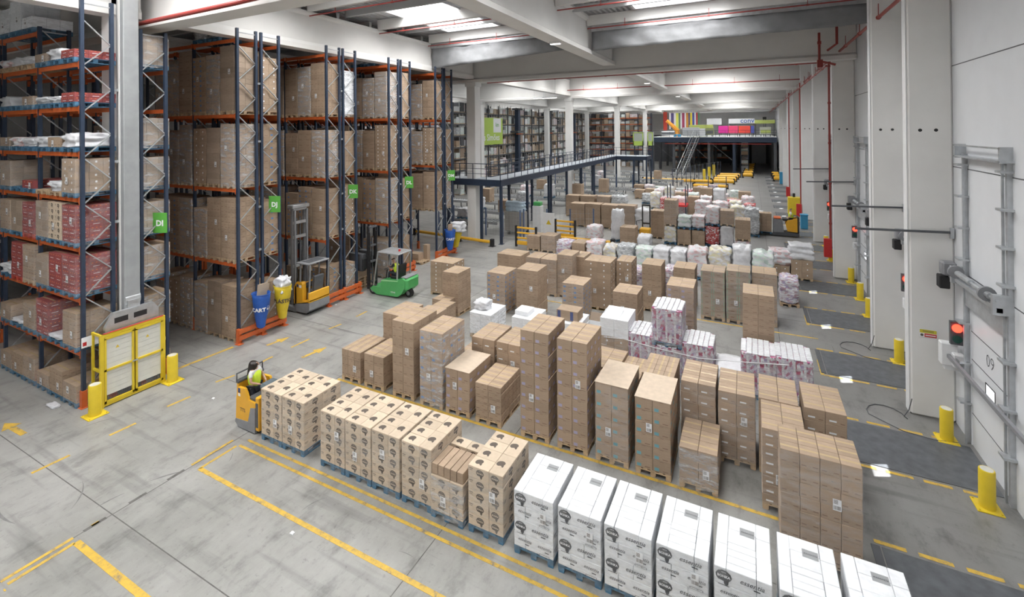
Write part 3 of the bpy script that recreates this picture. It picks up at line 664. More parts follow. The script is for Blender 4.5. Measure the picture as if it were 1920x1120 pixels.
def lump_mesh(W_, D_, H, v, m, rough=.10):
    k = ('l', round(W_, 2), round(D_, 2), round(H, 2), v, m, rough)
    if k not in _cm:
        import bmesh
        bm = bmesh.new(); bmesh.ops.create_cube(bm, size=1); bmesh.ops.subdivide_edges(bm, edges=bm.edges, cuts=9, use_grid_fill=True)
        for q in bm.verts:
            c = q.co.copy(); r = max(abs(c.x), abs(c.y), abs(c.z))*2
            n = c.normalized()*.5*1.18; f = .22
            s = c.lerp(n, f*(.4+.6*(c.z+.5)))
            nn = noise.noise(Vector((c.x*3+v*9, c.y*3, c.z*4)))*rough+noise.noise(Vector((c.x*8+v*9, c.y*8, c.z*9)))*rough*.45
            s += c.normalized()*nn
            # sacks and packs bulge in courses
            s.x += .03*math.sin(c.z*H*22)*(1 if c.x > 0 else -1); s.y += .03*math.sin(c.z*H*22)*(1 if c.y > 0 else -1)
            q.co = Vector((max(-.56, min(.56, s.x))*W_, max(-.56, min(.56, s.y))*D_, (max(-.5, s.z)+.5)*H))
        me = bpy.data.meshes.new('wrapped_goods'); bm.to_mesh(me); bm.free(); me.materials.append(m)
        me.polygons.foreach_set('use_smooth', [True]*len(me.polygons)); _cm[k] = me
    return _cm[k]
def rolls_mesh(W_, D_, H, v):
    """rounded bundle of toilet roll packs, pale tops in rows"""
    k = ('r', round(W_, 2), round(D_, 2), round(H, 2), v)
    if k not in _cm:
        b = MB(); c = .13; poly = [(-W_/2+c, -D_/2), (W_/2-c, -D_/2), (W_/2-.03, -D_/2+.05), (W_/2, -D_/2+c), (W_/2, D_/2-c), (W_/2-.04, D_/2-.04), (W_/2-c, D_/2), (-W_/2+c, D_/2), (-W_/2+.04, D_/2-.04), (-W_/2, D_/2-c), (-W_/2, -D_/2+c), (-W_/2+.03, -D_/2+.05)]
        nz = max(2, round(H/.3))
        for i in range(nz): b.prism([(x*(1-.015*(i % 2)), y*(1-.015*(i % 2))) for x, y in poly], 'z', i*H/nz, (i+1)*H/nz-.006, 0)
        for i in range(6):
            for j in range(9):
                x, y = -W_/2+W_*(i+.5)/6, -D_/2+D_*(j+.5)/9
                if abs(x) > W_/2-c and abs(y) > D_/2-c: continue
                b.bbox(x-W_*.078, x+W_*.078, y-D_*.05, y+D_*.05, H-.01, H+.03, .012, 1)
        for s in (-.30, 0, .28): b.box(s*W_-.03, s*W_+.03, -D_/2-.004, -D_/2, .02, H-.02, 1)
        for s in (-.25, .1): b.box(W_/2, W_/2+.004, s*D_-.03, s*D_+.03, .02, H-.02, 1)
        me = b.data('roll_packs', [G['rolls'], M['wfilm']])
        import bmesh
        t = bmesh.new(); t.from_mesh(me); bmesh.ops.recalc_face_normals(t, faces=t.faces); t.to_mesh(me); t.free(); _cm[k] = me
    return _cm[k]
def wrap_mesh(W_, D_, H, m):
    k = ('w', round(W_, 2), round(D_, 2), round(H, 2), m)
    if k not in _cm:
        b = MB(); x, y = W_/2+.012, D_/2+.012; c = .03; nz = max(4, int(H/.12)); ring = [(-x+c, -y), (x-c, -y), (x, -y+c), (x, y-c), (x-c, y), (-x+c, y), (-x, y-c), (-x, -y+c)]
        for i in range(nz+1):
            z = .05+(H+.144-.06)*i/nz; s = 1+.006*math.sin(i*2.3)
            b.v += [(px*s, py*s, z) for px, py in ring]
        for i in range(nz):
            for k2 in range(8):
                q = (k2+1) % 8; b.f.append([i*8+k2, i*8+q, (i+1)*8+q, (i+1)*8+k2]); b.m.append(0)
        _cm[k] = b.data('stretch_wrap', [M[m]])
    return _cm[k]
def label_mesh(w, h):
    k = ('lab', w, h)
    if k not in _cm:
        b = MB(); b.box(-w/2, w/2, -.003, 0, -h/2, h/2)
        for i in range(4): b.box(-w*.38, w*.1, -.004, -.003, h*(.38-.09*i), h*(.42-.09*i), 1)
        r = random.Random(4); x = -w*.4
        while x < w*.38: q = .003+.007*r.random(); b.box(x, x+q, -.004, -.003, -h*.42, -h*.08, 1); x += q+.006
        _cm[k] = b.data('shipping_label', [M['paper'], M['ink']])
    return _cm[k]
NLOAD = [0]
def load(x, y, w, d, h, kind, label, pallet='wood', z=0, grid=None, cartons=False, wrap=None, rz=0, group=None, lab=True, cat='pallet load', name='pallet_load', lump=None, rows=None, cap=False, seed=None):
    """h is the height of the goods above the pallet; origin at the foot of the pallet"""
    NLOAD[0] += 1; v = NLOAD[0] % 5 if seed is None else seed
    t = thing(name, label, cat, (x, y, z), rz, group)
    inst('pallet', pallet_mesh(w if w < 1 else w, d, pallet), t)
    z0 = .145
    if kind == 'rolls': inst('roll_packs', rolls_mesh(w*1.02, d*1.0, h, v), t, (0, 0, z0))
    elif lump: inst('wrapped_goods', lump_mesh(w*.98, d*.98, h, v, lump), t, (0, 0, z0))
    elif rows:                                   # courses: (height, kind, xsplits, ysplits)
        zz = z0
        for hh, kk, xs, ys in rows:
            for i in range(len(xs)-1):
                yy = ys[i] if isinstance(ys[0], (list, tuple)) else ys
                for j in range(len(yy)-1):
                    cw, cd = (xs[i+1]-xs[i])*w, (yy[j+1]-yy[j])*d
                    f = (('-y',) if j == 0 else ())+(('+x',) if i == len(xs)-2 else ())+(('top',) if zz+hh > z0+h-.03 else ())
                    inst('carton', carton_mesh(kk, cw, cd, hh, f, (i+j) % 2), t, (-w/2+(xs[i]+xs[i+1])/2*w+RND.uniform(-.003, .003), -d/2+(yy[j]+yy[j+1])/2*d+RND.uniform(-.003, .003), zz))
            zz += hh
    else:
        nx, ny, nz = grid or (2, 3, max(1, round(h/.27)))
        if cartons:
            hh = h/nz
            for k in range(nz):
                jx, jy = RND.uniform(-.006, .006), RND.uniform(-.006, .006)
                for i in range(nx):
                    for j in range(ny):
                        if 0 < i < nx-1 and 0 < j < ny-1 and k < nz-1: continue
                        f = (('-y',) if j == 0 else ())+(('+x',) if i == nx-1 else ())+(('top',) if k == nz-1 else ())
                        inst('carton', carton_mesh(kind, w/nx, d/ny, hh, f, v % 2), t, (-w/2+w*(i+.5)/nx+jx, -d/2+d*(j+.5)/ny+jy, z0+k*hh))
        else: inst('carton_stack', stack_mesh(kind, w, d, h, nx, ny, nz, v), t, (0, 0, z0))
    if cap:
        b = MB(); b.bbox(-w/2-.01, w/2+.01, -d/2-.01, d/2+.01, z0+h, z0+h+.012, .003); b.build('cap_sheet', M['sheet'], t)
    if wrap: inst('stretch_wrap', wrap_mesh(w, d, h, wrap), t)
    if lab and kind != 'rolls':
        o = inst('shipping_label', label_mesh(.13, .2), t, (w*(.2 if v % 2 else -.1), -d/2-.0135, z0+h*(.35 if v % 3 else .6)))
    return t
ORD = ['first', 'second', 'third', 'fourth', 'fifth', 'sixth', 'seventh', 'eighth', 'ninth', 'tenth', 'eleventh', 'twelfth', 'thirteenth', 'fourteenth', 'fifteenth', 'sixteenth', 'seventeenth', 'eighteenth']
# ---- front row: coffee cartons then white cartons, long sides square to the yellow line
XS = [0, .6, 1]; YS = [[0, .25, .5, .75, 1], [0, .5, 1]]
def coffee(x, lab, n=5, h=.235, **k):
    return load(x, 8.55, .79, 1.18, n*h, 'coffee', lab, 'bluep', rows=[(h, 'coffee', XS, YS)]*n, wrap='film', group=None, **k)
coffee(-11.08, 'kraft coffee cartons with dark round logos on the forks, nearer the woman')
coffee(-10.27, 'kraft coffee cartons with dark round logos lifted on the forks, farther from the woman')
for i, x in enumerate((-8.90, -8.09, -7.27, -6.42)):
    coffee(x, 'kraft coffee cartons on blue pallet, %s standing load right of the gap behind the truck' % ORD[i])
t = load(-5.62, 8.5, .79, 1.15, .72, 'coffee', 'half-used coffee carton load with a brown open course slumped on top', 'bluep', rows=[(.24, 'coffee', XS, YS)]*3, wrap='filmh')
for i in range(5): inst('carton', carton_mesh('blank', .15, .62, .22, ('-y', 'top'), 0), t, (-.31+i*.156, -.24, .87))
for i in range(2): inst('carton', carton_mesh('coffee', .4, .28, .2, ('-y', 'top'), 0), t, (-.19+.4*i, .3, .87))
coffee(-4.72, 'kraft coffee cartons on blue pallet between the slumped load and the first white load')
M['gblock'] = mat('grey_print_block', (.33, .34, .35), .6, var=0)
def whites(x, lab, n=4):
    h = .262; t = load(x, 8.5, .80, 1.12, n*h, 'white', lab, 'bluep', rows=[(h, 'white', [0, .30, 1] if i % 2 == 0 else [0, .62, 1], [[0, .5, 1], [0, .34, .67, 1]]) for i in range(n)][:n-1]+[(h, 'whiteb', [0, .22, .74, 1], [[0, .42, 1], [0, .12, .24, .36, .48, .74, 1], [0, .36, .72, 1]])], wrap='film', seed=1, lab=False)
    for k in range(4):
        b = MB(); zc = .145+h*(k+.45)
        if k % 2:
            stamp(b, .115, '-y', -.26, -.5625, zc, 0, 1); mx = onface(.13, -.5625, zc+.03, '-y'); b.mesh(T_ESS, mx @ Matrix.Translation((0, 0, .0015)) @ Matrix.Scale(1.05, 4), 0)
            quad(b, '-y', .2, -.5625, zc-.035, .09, .018, 0); quad(b, '-y', -.26, -.5625, zc-.12, .16, .008, 0)
        else:
            for u in (-.18, .22): mx = onface(u, -.5625, zc+.04, '-y'); b.mesh(T_ESS, mx @ Matrix.Translation((0, 0, .0015)) @ Matrix.Scale(.85, 4), 0); quad(b, '-y', u+.05, -.5625, zc-.03, .08, .016, 0)
            quad(b, '-y', .22, -.5625, zc-.1, .2, .03, 0); quad(b, '-y', .22, -.5635, zc-.1, .185, .018, 1)
        b.build('printed_logo', [M['inkg'], M['white']], t)
    b = MB(); quad(b, 'top', .06, .28, .145+n*h+.001, .22, .16, 2)
    b.mesh(T_ESS, Matrix.Translation((.06, .28, .145+n*h+.004)) @ Matrix.Scale(.6, 4), 0)
    b.build('printed_logo', [M['inkg'], M['white'], M['gblock']], t)
    inst('shipping_label', label_mesh(.12, .18), t, (.2, -.5745, .145+n*h*.66))
for i, x in enumerate((-3.68, -2.79, -1.93, -1.06, -.18, .72, 1.62)):
    whites(x, 'white coffee carton load in the front row, %s white load counted from the kraft ones' % ORD[i])
# ---- second row, wooden pallets
Y2 = 11.05+.6
def row2(px0, px1, pt, kind, lab, nz=None, **k):
    a, c = at(px0, pt, 11.05), at(px1, pt, 11.05); h = a.z-.145; w = k.pop('w', .8); n = nz or max(2, round(h/.27))
    g = k.pop('grid', None) or (2, 3, n)
    load((a.x+c.x)/2, Y2, w, 1.2, h, kind, lab, 'wood', grid=g, cartons=k.pop('cartons', True), rz=R(RND.uniform(-.8, .8)), **k)
row2(640, 676, 652.7, 'plain', 'low kraft carton load at the left end of the second row', 3, grid=(3, 4, 3))
row2(682.5, 719, 662, 'plain', 'low kraft carton load second from the left end of the second row', 3, grid=(2, 4, 3))
row2(735.6, 774, 599.6, 'plain', 'tall plain kraft load left of the film-topped one with blue prints', 8)
row2(783.5, 831, 617, 'blue', 'tall film-wrapped kraft load with blue prints in the second row', 7, wrap='filmh')
row2(834.6, 880, 689, 'lav', 'mid-height kraft load with plain cap sheet, right of the tall blue-printed load', 4, cap=True)
row2(891, 938, 716, 'plain', 'low kraft load with small cartons just left of the two tallest loads', 5, grid=(2, 5, 5))
row2(974.6, 1027.7, 617.5, 'lav', 'tallest kraft load with lavender labels, left one of the pair', 9, grid=(2, 4, 9))
row2(1042, 1102.7, 634, 'lav', 'tallest kraft load with lavender labels, right one of the pair', 9, grid=(2, 4, 9))
row2(1114.6, 1178.7, 715.4, 'teal', 'kraft load with teal labels and cap sheet, film banded, left of its twin', 6, grid=(2, 3, 6), wrap='film', cap=True)
row2(1188.5, 1258, 742.5, 'teal', 'kraft load with teal labels and cap sheet, right of its twin', 6, grid=(2, 3, 6), cap=True)
row2(1270, 1348, 835.5, 'plain', 'short film-wrapped kraft load alone at the front of the second row', 3, grid=(2, 3, 3), wrap='filmh')
a = at(1428, 801, 11.15)
load(a.x+.4, 11.15+.6, .8, 1.2, a.z-.145, 'strip', 'tall kraft load partly hidden behind the big near kraft block', 'wood', grid=(2, 3, 8), cartons=True, wrap='film')
t = load(1.06, 10.05+.42, 1.26, .84, 2.02-.145, 'plain', 'big wide kraft block nearest the camera at the right end of the rows', 'wood', grid=(4, 3, 7), cartons=True, wrap='film', seed=3)
# ---- back half of the second row
def back(px0, px1, pt, Yf, kind, lab, nz=None, w=.8, d=1.2, **k):
    a, c = at(px0, pt, Yf), at(px1, pt, Yf); h = a.z-.145; wf = w or abs(c.x-a.x); n = nz or max(1, round(h/.27))
    k.setdefault('grid', (2, 3, n)); k.setdefault('cartons', False)
    load((a.x+c.x)/2 if w != .8 or px1 > px0+20 else a.x+.4, Yf+d/2, wf, d, h, kind, lab, k.pop('pallet', 'wood'), rz=R(RND.uniform(-.8, .8)), **k)
YB = 12.42
back(718, 752, 586, YB, 'plain', 'tall kraft load behind the tall plain one near the left of the second row')
back(762, 800, 594, YB, 'plain', 'tall kraft load hidden behind the film-topped load with blue prints')
back(852, 888, 668, YB, 'plain', 'short kraft load showing only its top behind the capped mid-height load')
back(887, 922.7, 631, YB, 'strip', 'kraft load with white labels behind the gap left of the tallest pair', cartons=True)
back(934, 972, 641, YB, 'strip', 'kraft load with a slot in its top just behind the left tallest load', cartons=True)
back(1110, 1150, 684, YB, 'plain', 'kraft load peeping out behind the right tallest load')
back(1145, 1197, 700, YB, 'plain', 'kraft load behind the left teal-labelled load', grid=(3, 4, 6))
back(1207, 1258, 699, YB, 'plain', 'kraft load with a slot in its top behind the right teal-labelled load', grid=(3, 4, 6))
for i, (p0, p1, pt) in enumerate(((1280, 1337, 713), (1348, 1413, 731.5), (1426, 1494, 746), (1512, 1583, 764))):
    back(p0, p1, pt, 12.3, 'strip', 'kraft load with white strip labels in the right back group, %s from the left' % ORD[i], cartons=True, wrap='film' if i < 2 else None)
# ---- third row: white goods and toilet rolls
Y3 = 15.5
def b3(px0, px1, pt, Yf, kind, lab, **k): back(px0, px1, pt, Yf, kind, lab, w=k.pop('w', None), **k)
t3 = []
back(872, 930, 583, Y3, 'whiteb', 'white carton load with loose film and a clear pack on top, left one of two', w=.95, grid=(2, 2, 4), wrap='filmh', cartons=True)
q = at(905, 583, Y3+.5); o = thing('film_bundle', 'crumpled clear film bundle on top of the left white carton load', 'film bundle', (q.x, Y3+.55, at(872, 583, Y3).z+.012)); inst('film_heap', lump_mesh(.55, .5, .32, 3, M['wfilm'], .2), o)
back(955, 1005, 593, Y3+.2, 'whiteb', 'white carton load with a smaller white box on top, right one of two', w=.9, grid=(2, 2, 4), cartons=True)
q = at(985, 580, Y3+.6); o = thing('white_carton', 'small flat white carton lying on the right white carton load', 'carton', (q.x-.1, Y3+.75, at(955, 593, Y3+.2).z+.002)); inst('box', carton_mesh('whiteb', .55, .6, .16, (), 0), o)
back(1039, 1090, 603, Y3+.8, 'whiteb', 'white carton load with a striped kraft carton standing on it', w=.9, grid=(2, 2, 3))
o = thing('kraft_carton', 'kraft carton with dark blue stripes standing on a white carton load', 'carton', (at(1066, 600, Y3+1.2).x, Y3+1.35, at(1039, 603, Y3+.8).z+.002)); bb = MB(); bb.bbox(-.42, .42, -.3, .3, 0, .38, .01)
for u in (-.32, .18): bb.box(u-.06, u+.06, -.302, -.3, .03, .35, 1)
bb.build('box', [M['kraft'], mat('navy_print', (.07, .09, .22), .5, var=0)], o)
# open carton with raised flaps
q = at(1092, 605, Y3); o = thing('open_carton', 'open white carton with raised brown inner flaps behind the right tallest load', 'carton', (q.x+.42, Y3+.4, 0))
bb = MB()
for a_ in ((-.42, .42, -.4, -.39), (-.42, .42, .39, .4), (-.42, -.41, -.4, .4), (.41, .42, -.4, .4)): bb.box(*a_, 0, q.z-.2)
bb.box(-.42, .42, -.4, .4, 0, .02)
bb.build('box', M['white'], o); bb = MB(); bb.bar((-.2, .4, q.z-.2), (-.2, .55, q.z+.05), .4, .01); bb.bar((.22, .4, q.z-.2), (.22, .55, q.z+.05), .38, .01)
bb.build('flap', M['kraftd'], o)
back(1124, 1178, 612, Y3, 'plain', 'load of white printed cartons over kraft ones with dark blue stripes', w=.95, rows=[(.3, 'dots', [0, .5, 1], [0, .5, 1])]*3+[(.3, 'box', [0, .5, 1], [0, .5, 1])]*2, wrap='film')
q = at(1145, 590, Y3+.5); o = thing('white_pack', 'round-edged white pack lying on the white and kraft carton load', 'pack', (at(1150, 600, Y3+.5).x, Y3+.6, at(1124, 612, Y3).z+.13)); inst('film_heap', lump_mesh(.6, .7, .2, 5, M['wfilm'], .1), o)
for p0, p1, pt, lab in ((1175, 1226, 625, 'leftmost'), (1278.5, 1336, 644, 'middle lone'), (1391, 1453, 662, 'second from right'), (1455, 1525, 671, 'rightmost')):
    a, c = at(p0, pt, Y3), at(p1, pt, Y3); load((a.x+c.x)/2, Y3+.6, .92, 1.15, a.z-.145, 'rolls', '%s wrapped load of toilet roll packs with pale domed top' % lab, 'bluep', wrap='filmh', lab=False)
a, c = at(1222, 700, Y3), at(1279, 700, Y3)
zt = at(1240, 650, Y3).z
load((a.x+c.x)/2, Y3+.6, .92, 1.15, zt-.16, 'rolls', 'lower load of the stacked pair of toilet roll pallets', 'bluep', wrap='filmh', lab=False)
load((a.x+c.x)/2, Y3+.6, .92, 1.15, at(1222, 578, Y3).z-zt-.145, 'rolls', 'upper load of the stacked pair of toilet roll pallets', 'bluep', z=zt, wrap='filmh', lab=False)
a = at(1334, 700, Y3); load(a.x+.5, Y3+.7, .95, 1.2, .5, 'whiteb', 'low pale load under loose film between the toilet roll loads', 'wood', lump=M['wfilm'], lab=False)
o = thing('strapping_band', 'white plastic strap strung slack along the toilet roll loads', 'strap', (0, 0, 0)); bb = MB(); P = [at(1132, 632, Y3-.06), at(1170, 636, Y3-.06), at(1230, 653, Y3-.06), at(1310, 672, Y3-.06), at(1391, 679, Y3-.06), at(1480, 685, Y3-.06)]
bb.tube(P, .012, 6); bb.build('strap', M['wfilm'], o)
# ---- tall kraft loads behind
Y4 = 18.2
for p0, p1, pt, Yf, kind, lab in ((913, 947, 510, 18.0, 'blue', 'tall film-wrapped kraft load with bluish bands, left of the pair behind the white goods'), (968, 1007, 504, 18.0, 'plain', 'tall kraft load right of the pair behind the white goods'),
        (1054, 1093.5, 530, 18.2, 'blue', 'kraft load with slotted top and cap, alone behind the striped carton'), (1149, 1195, 546, 18.0, 'plain', 'kraft load with taped top behind the white and kraft carton load'),
        (1249, 1300, 534, 17.6, 'lav', 'tall film-banded kraft load behind the stacked toilet roll pallets'), (1392, 1451.5, 549, 16.9, 'plain', 'very tall narrow kraft load with many thin courses behind the right toilet rolls')):
    b3(p0, p1, pt, Yf, kind, lab, d=1.1, wrap='film' if kind != 'plain' else None, grid=(2, 3, max(4, round((at(p0, pt, Yf).z)/.22))))
for p0, p1, pt, Yf, lab in ((807, 849, 489, 18.7, 'kraft load with white dots at the back left of the small group near the aisle'), (830, 859, 509, 16.9, 'tall kraft load with thin courses in the small group near the aisle'),
        (810, 840, 560, 16.4, 'half-height kraft carton load before the tall one near the aisle'), (801, 828, 577, 15.2, 'lowest kraft carton load at the front of the small group near the aisle')):
    a = at(p0, pt, Yf); c = at(p1, pt, Yf); dots = 'dots' if '489' in str(pt) else 'plain'
    load((a.x+c.x)/2, Yf+.5, abs(c.x-a.x), 1.0, max(.3, a.z-.145), dots, lab, 'wood', grid=(2, 3, max(2, round(a.z/.2))), lab=False)
# ---- long row of tall kraft loads
for i, (p0, p1, pt, Yf, kind) in enumerate(((932, 977, 475, 21.4, 'plain'), (986, 1012, 481.5, 20.9, 'plain'), (1013, 1043, 485, 20.9, 'plain'), (1044, 1073, 477, 21.0, 'plain'), (1075, 1096, 480.5, 21.6, 'plain'),
        (1095, 1145, 487.7, 20.2, 'dots'), (1155, 1184, 488.6, 21.0, 'dots'), (1203, 1240, 494.6, 21.0, 'plain'), (1262, 1303, 501, 21.6, 'plain'), (1313, 1359, 507, 21.2, 'green'), (1361, 1407, 507, 21.2, 'green'), (1409, 1457, 511, 21.5, 'plain'))):
    a, c = at(p0, pt, Yf), at(p1, pt, Yf)
    load((a.x+c.x)/2, Yf+.55, abs(c.x-a.x)*.98, 1.1, a.z-.145, kind, 'tall kraft load in the long middle row, %s of twelve from the left' % ORD[i], 'wood', grid=(2, 3, round(a.z/.26)), wrap='film' if i in (1, 2, 3, 9, 10, 11) else None)
for i, (p0, p1, pt, Yf, hb, g) in enumerate(((1184, 1203, 505, 22.4, 0, 'purple'), (1462, 1499, 521, 24.2, 0, 'purple'), (1243, 1262, 505, 22.6, 0, 'purple'))):
    a, c = at(p0, pt, Yf), at(p1, pt, Yf)
    load((a.x+c.x)/2, Yf+.5, abs(c.x-a.x), 1.0, a.z-.145, 'plain', ['purple packed load squeezed into the left gap of the long kraft row', 'purple and white packed load on wood just right of the long kraft row', 'purple packed load squeezed into the middle gap of the long kraft row'][i], 'wood', lump=G[g], lab=False)
# ---- low mixed row and the far blocks of loads
def mixed(p0, p1, pt, Yf, g, lab, base=0, d=1.1, k='lump'):
    a, c = at(p0, pt, Yf), at(p1, pt, Yf); w = abs(c.x-a.x)
    h = max(.25, a.z-.145-base)
    if k == 'lump': return load((a.x+c.x)/2, Yf+d/2, w, d, h, 'plain', lab, 'bluep', z=base, lump=G[g], lab=False)
    return load((a.x+c.x)/2, Yf+d/2, w, d, h, g, lab, 'wood', z=base, grid=(2, 2, max(1, round(h/.28))), lab=False, wrap='film' if p0 % 3 == 0 else None)
YM = 26.6
CLN = dict(pink='pink and white', mint='mint green and white', purple='purple and white', yellow='yellow and white', grey='grey tinned', redw='red and white', white='white film-wrapped', plain='kraft carton', dots='kraft carton')
seq = [(988, 1012, 441, 'plain', 'c'), (1014, 1040, 441, 'plain', 'c'), (1042, 1070, 452, 'purple', 'l'), (1072, 1096, 455, 'plain', 'c'), (1098, 1128, 453, 'pink', 'l'), (1130, 1154, 462, 'yellow', 'l'), (1156, 1188, 460, 'grey', 'l'),
       (1190, 1222, 465, 'mint', 'l'), (1224, 1254, 466, 'white', 'l'), (1256, 1286, 470, 'white', 'l'), (1288, 1326, 467, 'pink', 'l'), (1328, 1371, 466, 'yellow', 'l'), (1373, 1408, 463, 'white', 'l'), (1410, 1452, 474, 'mint', 'l')]
for i, (p0, p1, pt, g, k) in enumerate(seq):
    mixed(p0, p1, pt, 28.3 if i < 2 else 26.4, g, '%s load, low mixed row beyond the kraft rows, %s from left' % (CLN[g], ORD[i]), k='lump' if k == 'l' else 'c')
for i, (p0, p1, pt, zb, k) in enumerate(((1448, 1480, 497, 0, 'dots'), (1483, 1524, 487, 0, 'dots'))):
    a = at(p0, pt, 28.6); t = mixed(p0, p1, pt, 28.6, 'dots', 'kraft load with soft bundle on top, right end of low mixed row, %s one' % ('left', 'right')[i], k='c')
    o = thing('white_bundle', 'soft film bundle on the %s kraft load ending the mixed row' % ('left', 'right')[i], 'bundle', (t.location.x, t.location.y, a.z+.002)); inst('wrapped_goods', lump_mesh(1.1, 1, .75, i+1, G['white'] if i else G['pink']), o)
# double-stacked block
def two(p0, p1, ptop, pmid, Yf, g1, g2, lab):
    zm = at(p0, pmid, Yf).z
    mixed(p0, p1, pmid, Yf, g2, 'lower '+lab, 0, k='c' if g2 in ('plain', 'dots') else 'lump')
    mixed(p0, p1, ptop, Yf, g1, 'upper '+lab, zm+.03, k='c' if g1 in ('plain', 'dots') else 'lump')
blk = [(1220, 1244, 395, 0, 35.2, 'plain', None), (1245, 1268, 375, 424, 33.8, 'plain', 'yellow'), (1270, 1295, 406, 430, 33.8, 'mint', 'plain'), (1297, 1321, 405, 432, 34.0, 'pink', 'plain'), (1322, 1349, 388, 424, 34.2, 'pink', 'redw'),
       (1350, 1376, 395, 424, 34.2, 'plain', 'white'), (1378, 1407, 412, 452, 33.4, 'plain', 'pink'), (1396, 1424, 391, 0, 38.6, 'grey', None)]
for i, (p0, p1, a_, m_, Yf, g1, g2) in enumerate(blk):
    if g2: two(p0, p1, a_, m_, Yf, g1, g2, 'load of the double-stacked block near the far amber truck, %s from left' % ORD[i])
    else: mixed(p0, p1, a_, Yf, g1, '%s single tall load in the block near the far amber truck' % CLN[g1], k='c' if g1 == 'plain' else 'lump')
# tall kraft wrapped loads and others left of it
for i, (p0, p1, pt, Yf, g, k) in enumerate(((1069, 1096, 381, 37, 'plain', 'c'), (1097, 1125, 382, 37, 'plain', 'c'), (1127, 1157, 384, 37, 'plain', 'c'), (1158, 1190, 385, 37, 'plain', 'c'), (1061, 1085, 366, 41, 'plain', 'c'), (1088, 1114, 367, 41, 'plain', 'c'), (1119, 1143, 368, 41, 'plain', 'c'), (1145, 1173, 367, 41, 'grey', 'l'),
        (1190, 1218, 392, 37, 'white', 'l'), (1098, 1124, 424, 31.5, 'pink', 'l'), (1162, 1190, 426, 32.2, 'plain', 'c'), (1194, 1218, 442, 30.3, 'white', 'l'))):
    mixed(p0, p1, pt, Yf, g, '%s load, %s' % (CLN[g], ['first of four tall ones in a line', 'second of four tall ones in a line', 'third of four tall ones in a line', 'fourth of four tall ones in a line', 'leftmost of the line behind the four tall ones', 'second of the line behind the four tall ones', 'third of the line behind the four tall ones', 'fourth of the line behind the four tall ones', 'beyond the small amber stacker', 'low and left of the tall white wrapped load', 'beside the small amber stacker', 'low, right before the small amber stacker'][i]), k=k if k == 'c' else 'lump')
mixed(1145, 1166, 394, 33, 'white', 'narrow tall white wrapped load standing alone before the four tall kraft ones', d=.9)
r7 = random.Random(11); gs = ['pink', 'mint', 'white', 'grey', 'plain', 'purple', 'plain', 'pink', 'yellow', 'plain', 'redw']
for j, (Yf, xa, xb, hh) in enumerate(((41.3, -4.2, .2, 1.75), (44.3, -7.5, .1, 1.7), (47.6, -9.0, -.3, 1.6), (51, -10.5, 0, 1.55), (54.5, -12.0, -2, 1.45), (58.5, -13.0, -4, 1.2))):
    x = xa; i = 0
    while x < xb:
        g = r7.choice(gs); w = r7.choice((.95, 1.1, 1.2)); h = hh*(.55+.6*r7.random())
        if Yf == 51 and x > -1.6: g = 'plain'; h = 1.6
        lab = '%s load, %s row of the far block, %s from left' % (CLN[g], ('nearest', 'second', 'third', 'fourth', 'fifth', 'farthest')[j], ORD[i])
        if g == 'plain': load(x+w/2, Yf+.55, w, 1.1, h, 'plain', lab, 'wood', grid=(2, 2, max(1, round(h/.3))), lab=False)
        else: load(x+w/2, Yf+.55, w, 1.1, h, 'plain', lab, 'bluep', lump=G[g], lab=False)
        x += w+.08+.1*r7.random(); i += 1
# ------------------------------------------------------------------ pallet racks
XE = -17.5
def frame_mesh(y0, y1, H):
    b = MB()
    for y in (y0, y1):
        yy = y+.05 if y == y0 else y-.05
        b.box(-.05, .05, yy-.045, yy+.045, 0, H)
    return b
def rack(label, y0, y1, levels, nb, H=12.0, bw=2.8, group='blue and orange pallet racks', skip=(), tops=None):
    t = thing('pallet_rack', label, 'rack', (XE, y0, 0), 0, group); d = y1-y0
    for i in range(nb+1):
        x = -i*bw; h = H if i == 0 else H-.55
        for y in (.05, d-.05):
            b = MB(); b.box(x-.05, x+.05, y-.045, y+.045, .02, h); b.build('upright', M['navy'], t)
            b = MB(); b.box(x-.07, x+.07, y-.065, y+.065, 0, .5); b.box(x-.12, x+.12, y-.1, y+.1, 0, .012); b.build('post_guard', M['orange'], t)
        b = MB(); z = .5; k = 0
        while z+.62 < h-.1:
            ya, yb_ = (.08, d-.08) if k % 2 == 0 else (d-.08, .08)
            b.bar((x, ya, z), (x, yb_, z+.66), .045, .03); z += .68; k += 1
        b.bar((x, .08, h-.15), (x, d-.08, h-.15), .04, .03); b.bar((x, .08, .4), (x, d-.08, .4), .04, .03)
        b.build('bracing', M['galv'], t)
    for i in range(nb):
        x0, x1 = -(i+1)*bw+.055, -i*bw-.055
        for l, z in enumerate(levels):
            if (i, l) in skip: continue
            for y in (.03, d-.03):
                b = MB(); b.box(x0, x1, y-.025, y+.025, z-.13, z)
                for xx in (x0, x1-.0): b.box(xx-.004 if xx == x0 else xx-.05, xx+.05 if xx == x0 else xx+.004, y-.03, y+.03, z-.2, z+.03)
                b.build('beam', M['orange'], t)
    return t
LV1 = [1.62, 3.18, 4.66, 6.12, 7.46, 8.8, 10.11, 11.28]
LV2 = [2.98, 5.84, 8.7, 11.6]
RDI = rack('near rack marked DI, the row facing the camera side aisle', 6.54, 7.36, LV1, 4, skip=[(0, 7)])
rack('near rack marked DI, the second row behind the grey steel column', 8.02, 8.84, LV1[:7], 3, H=11.35)
RK = [('DJ', 11.2), ('DK', 15.42), ('DL', 19.6), ('DM', 23.8)]
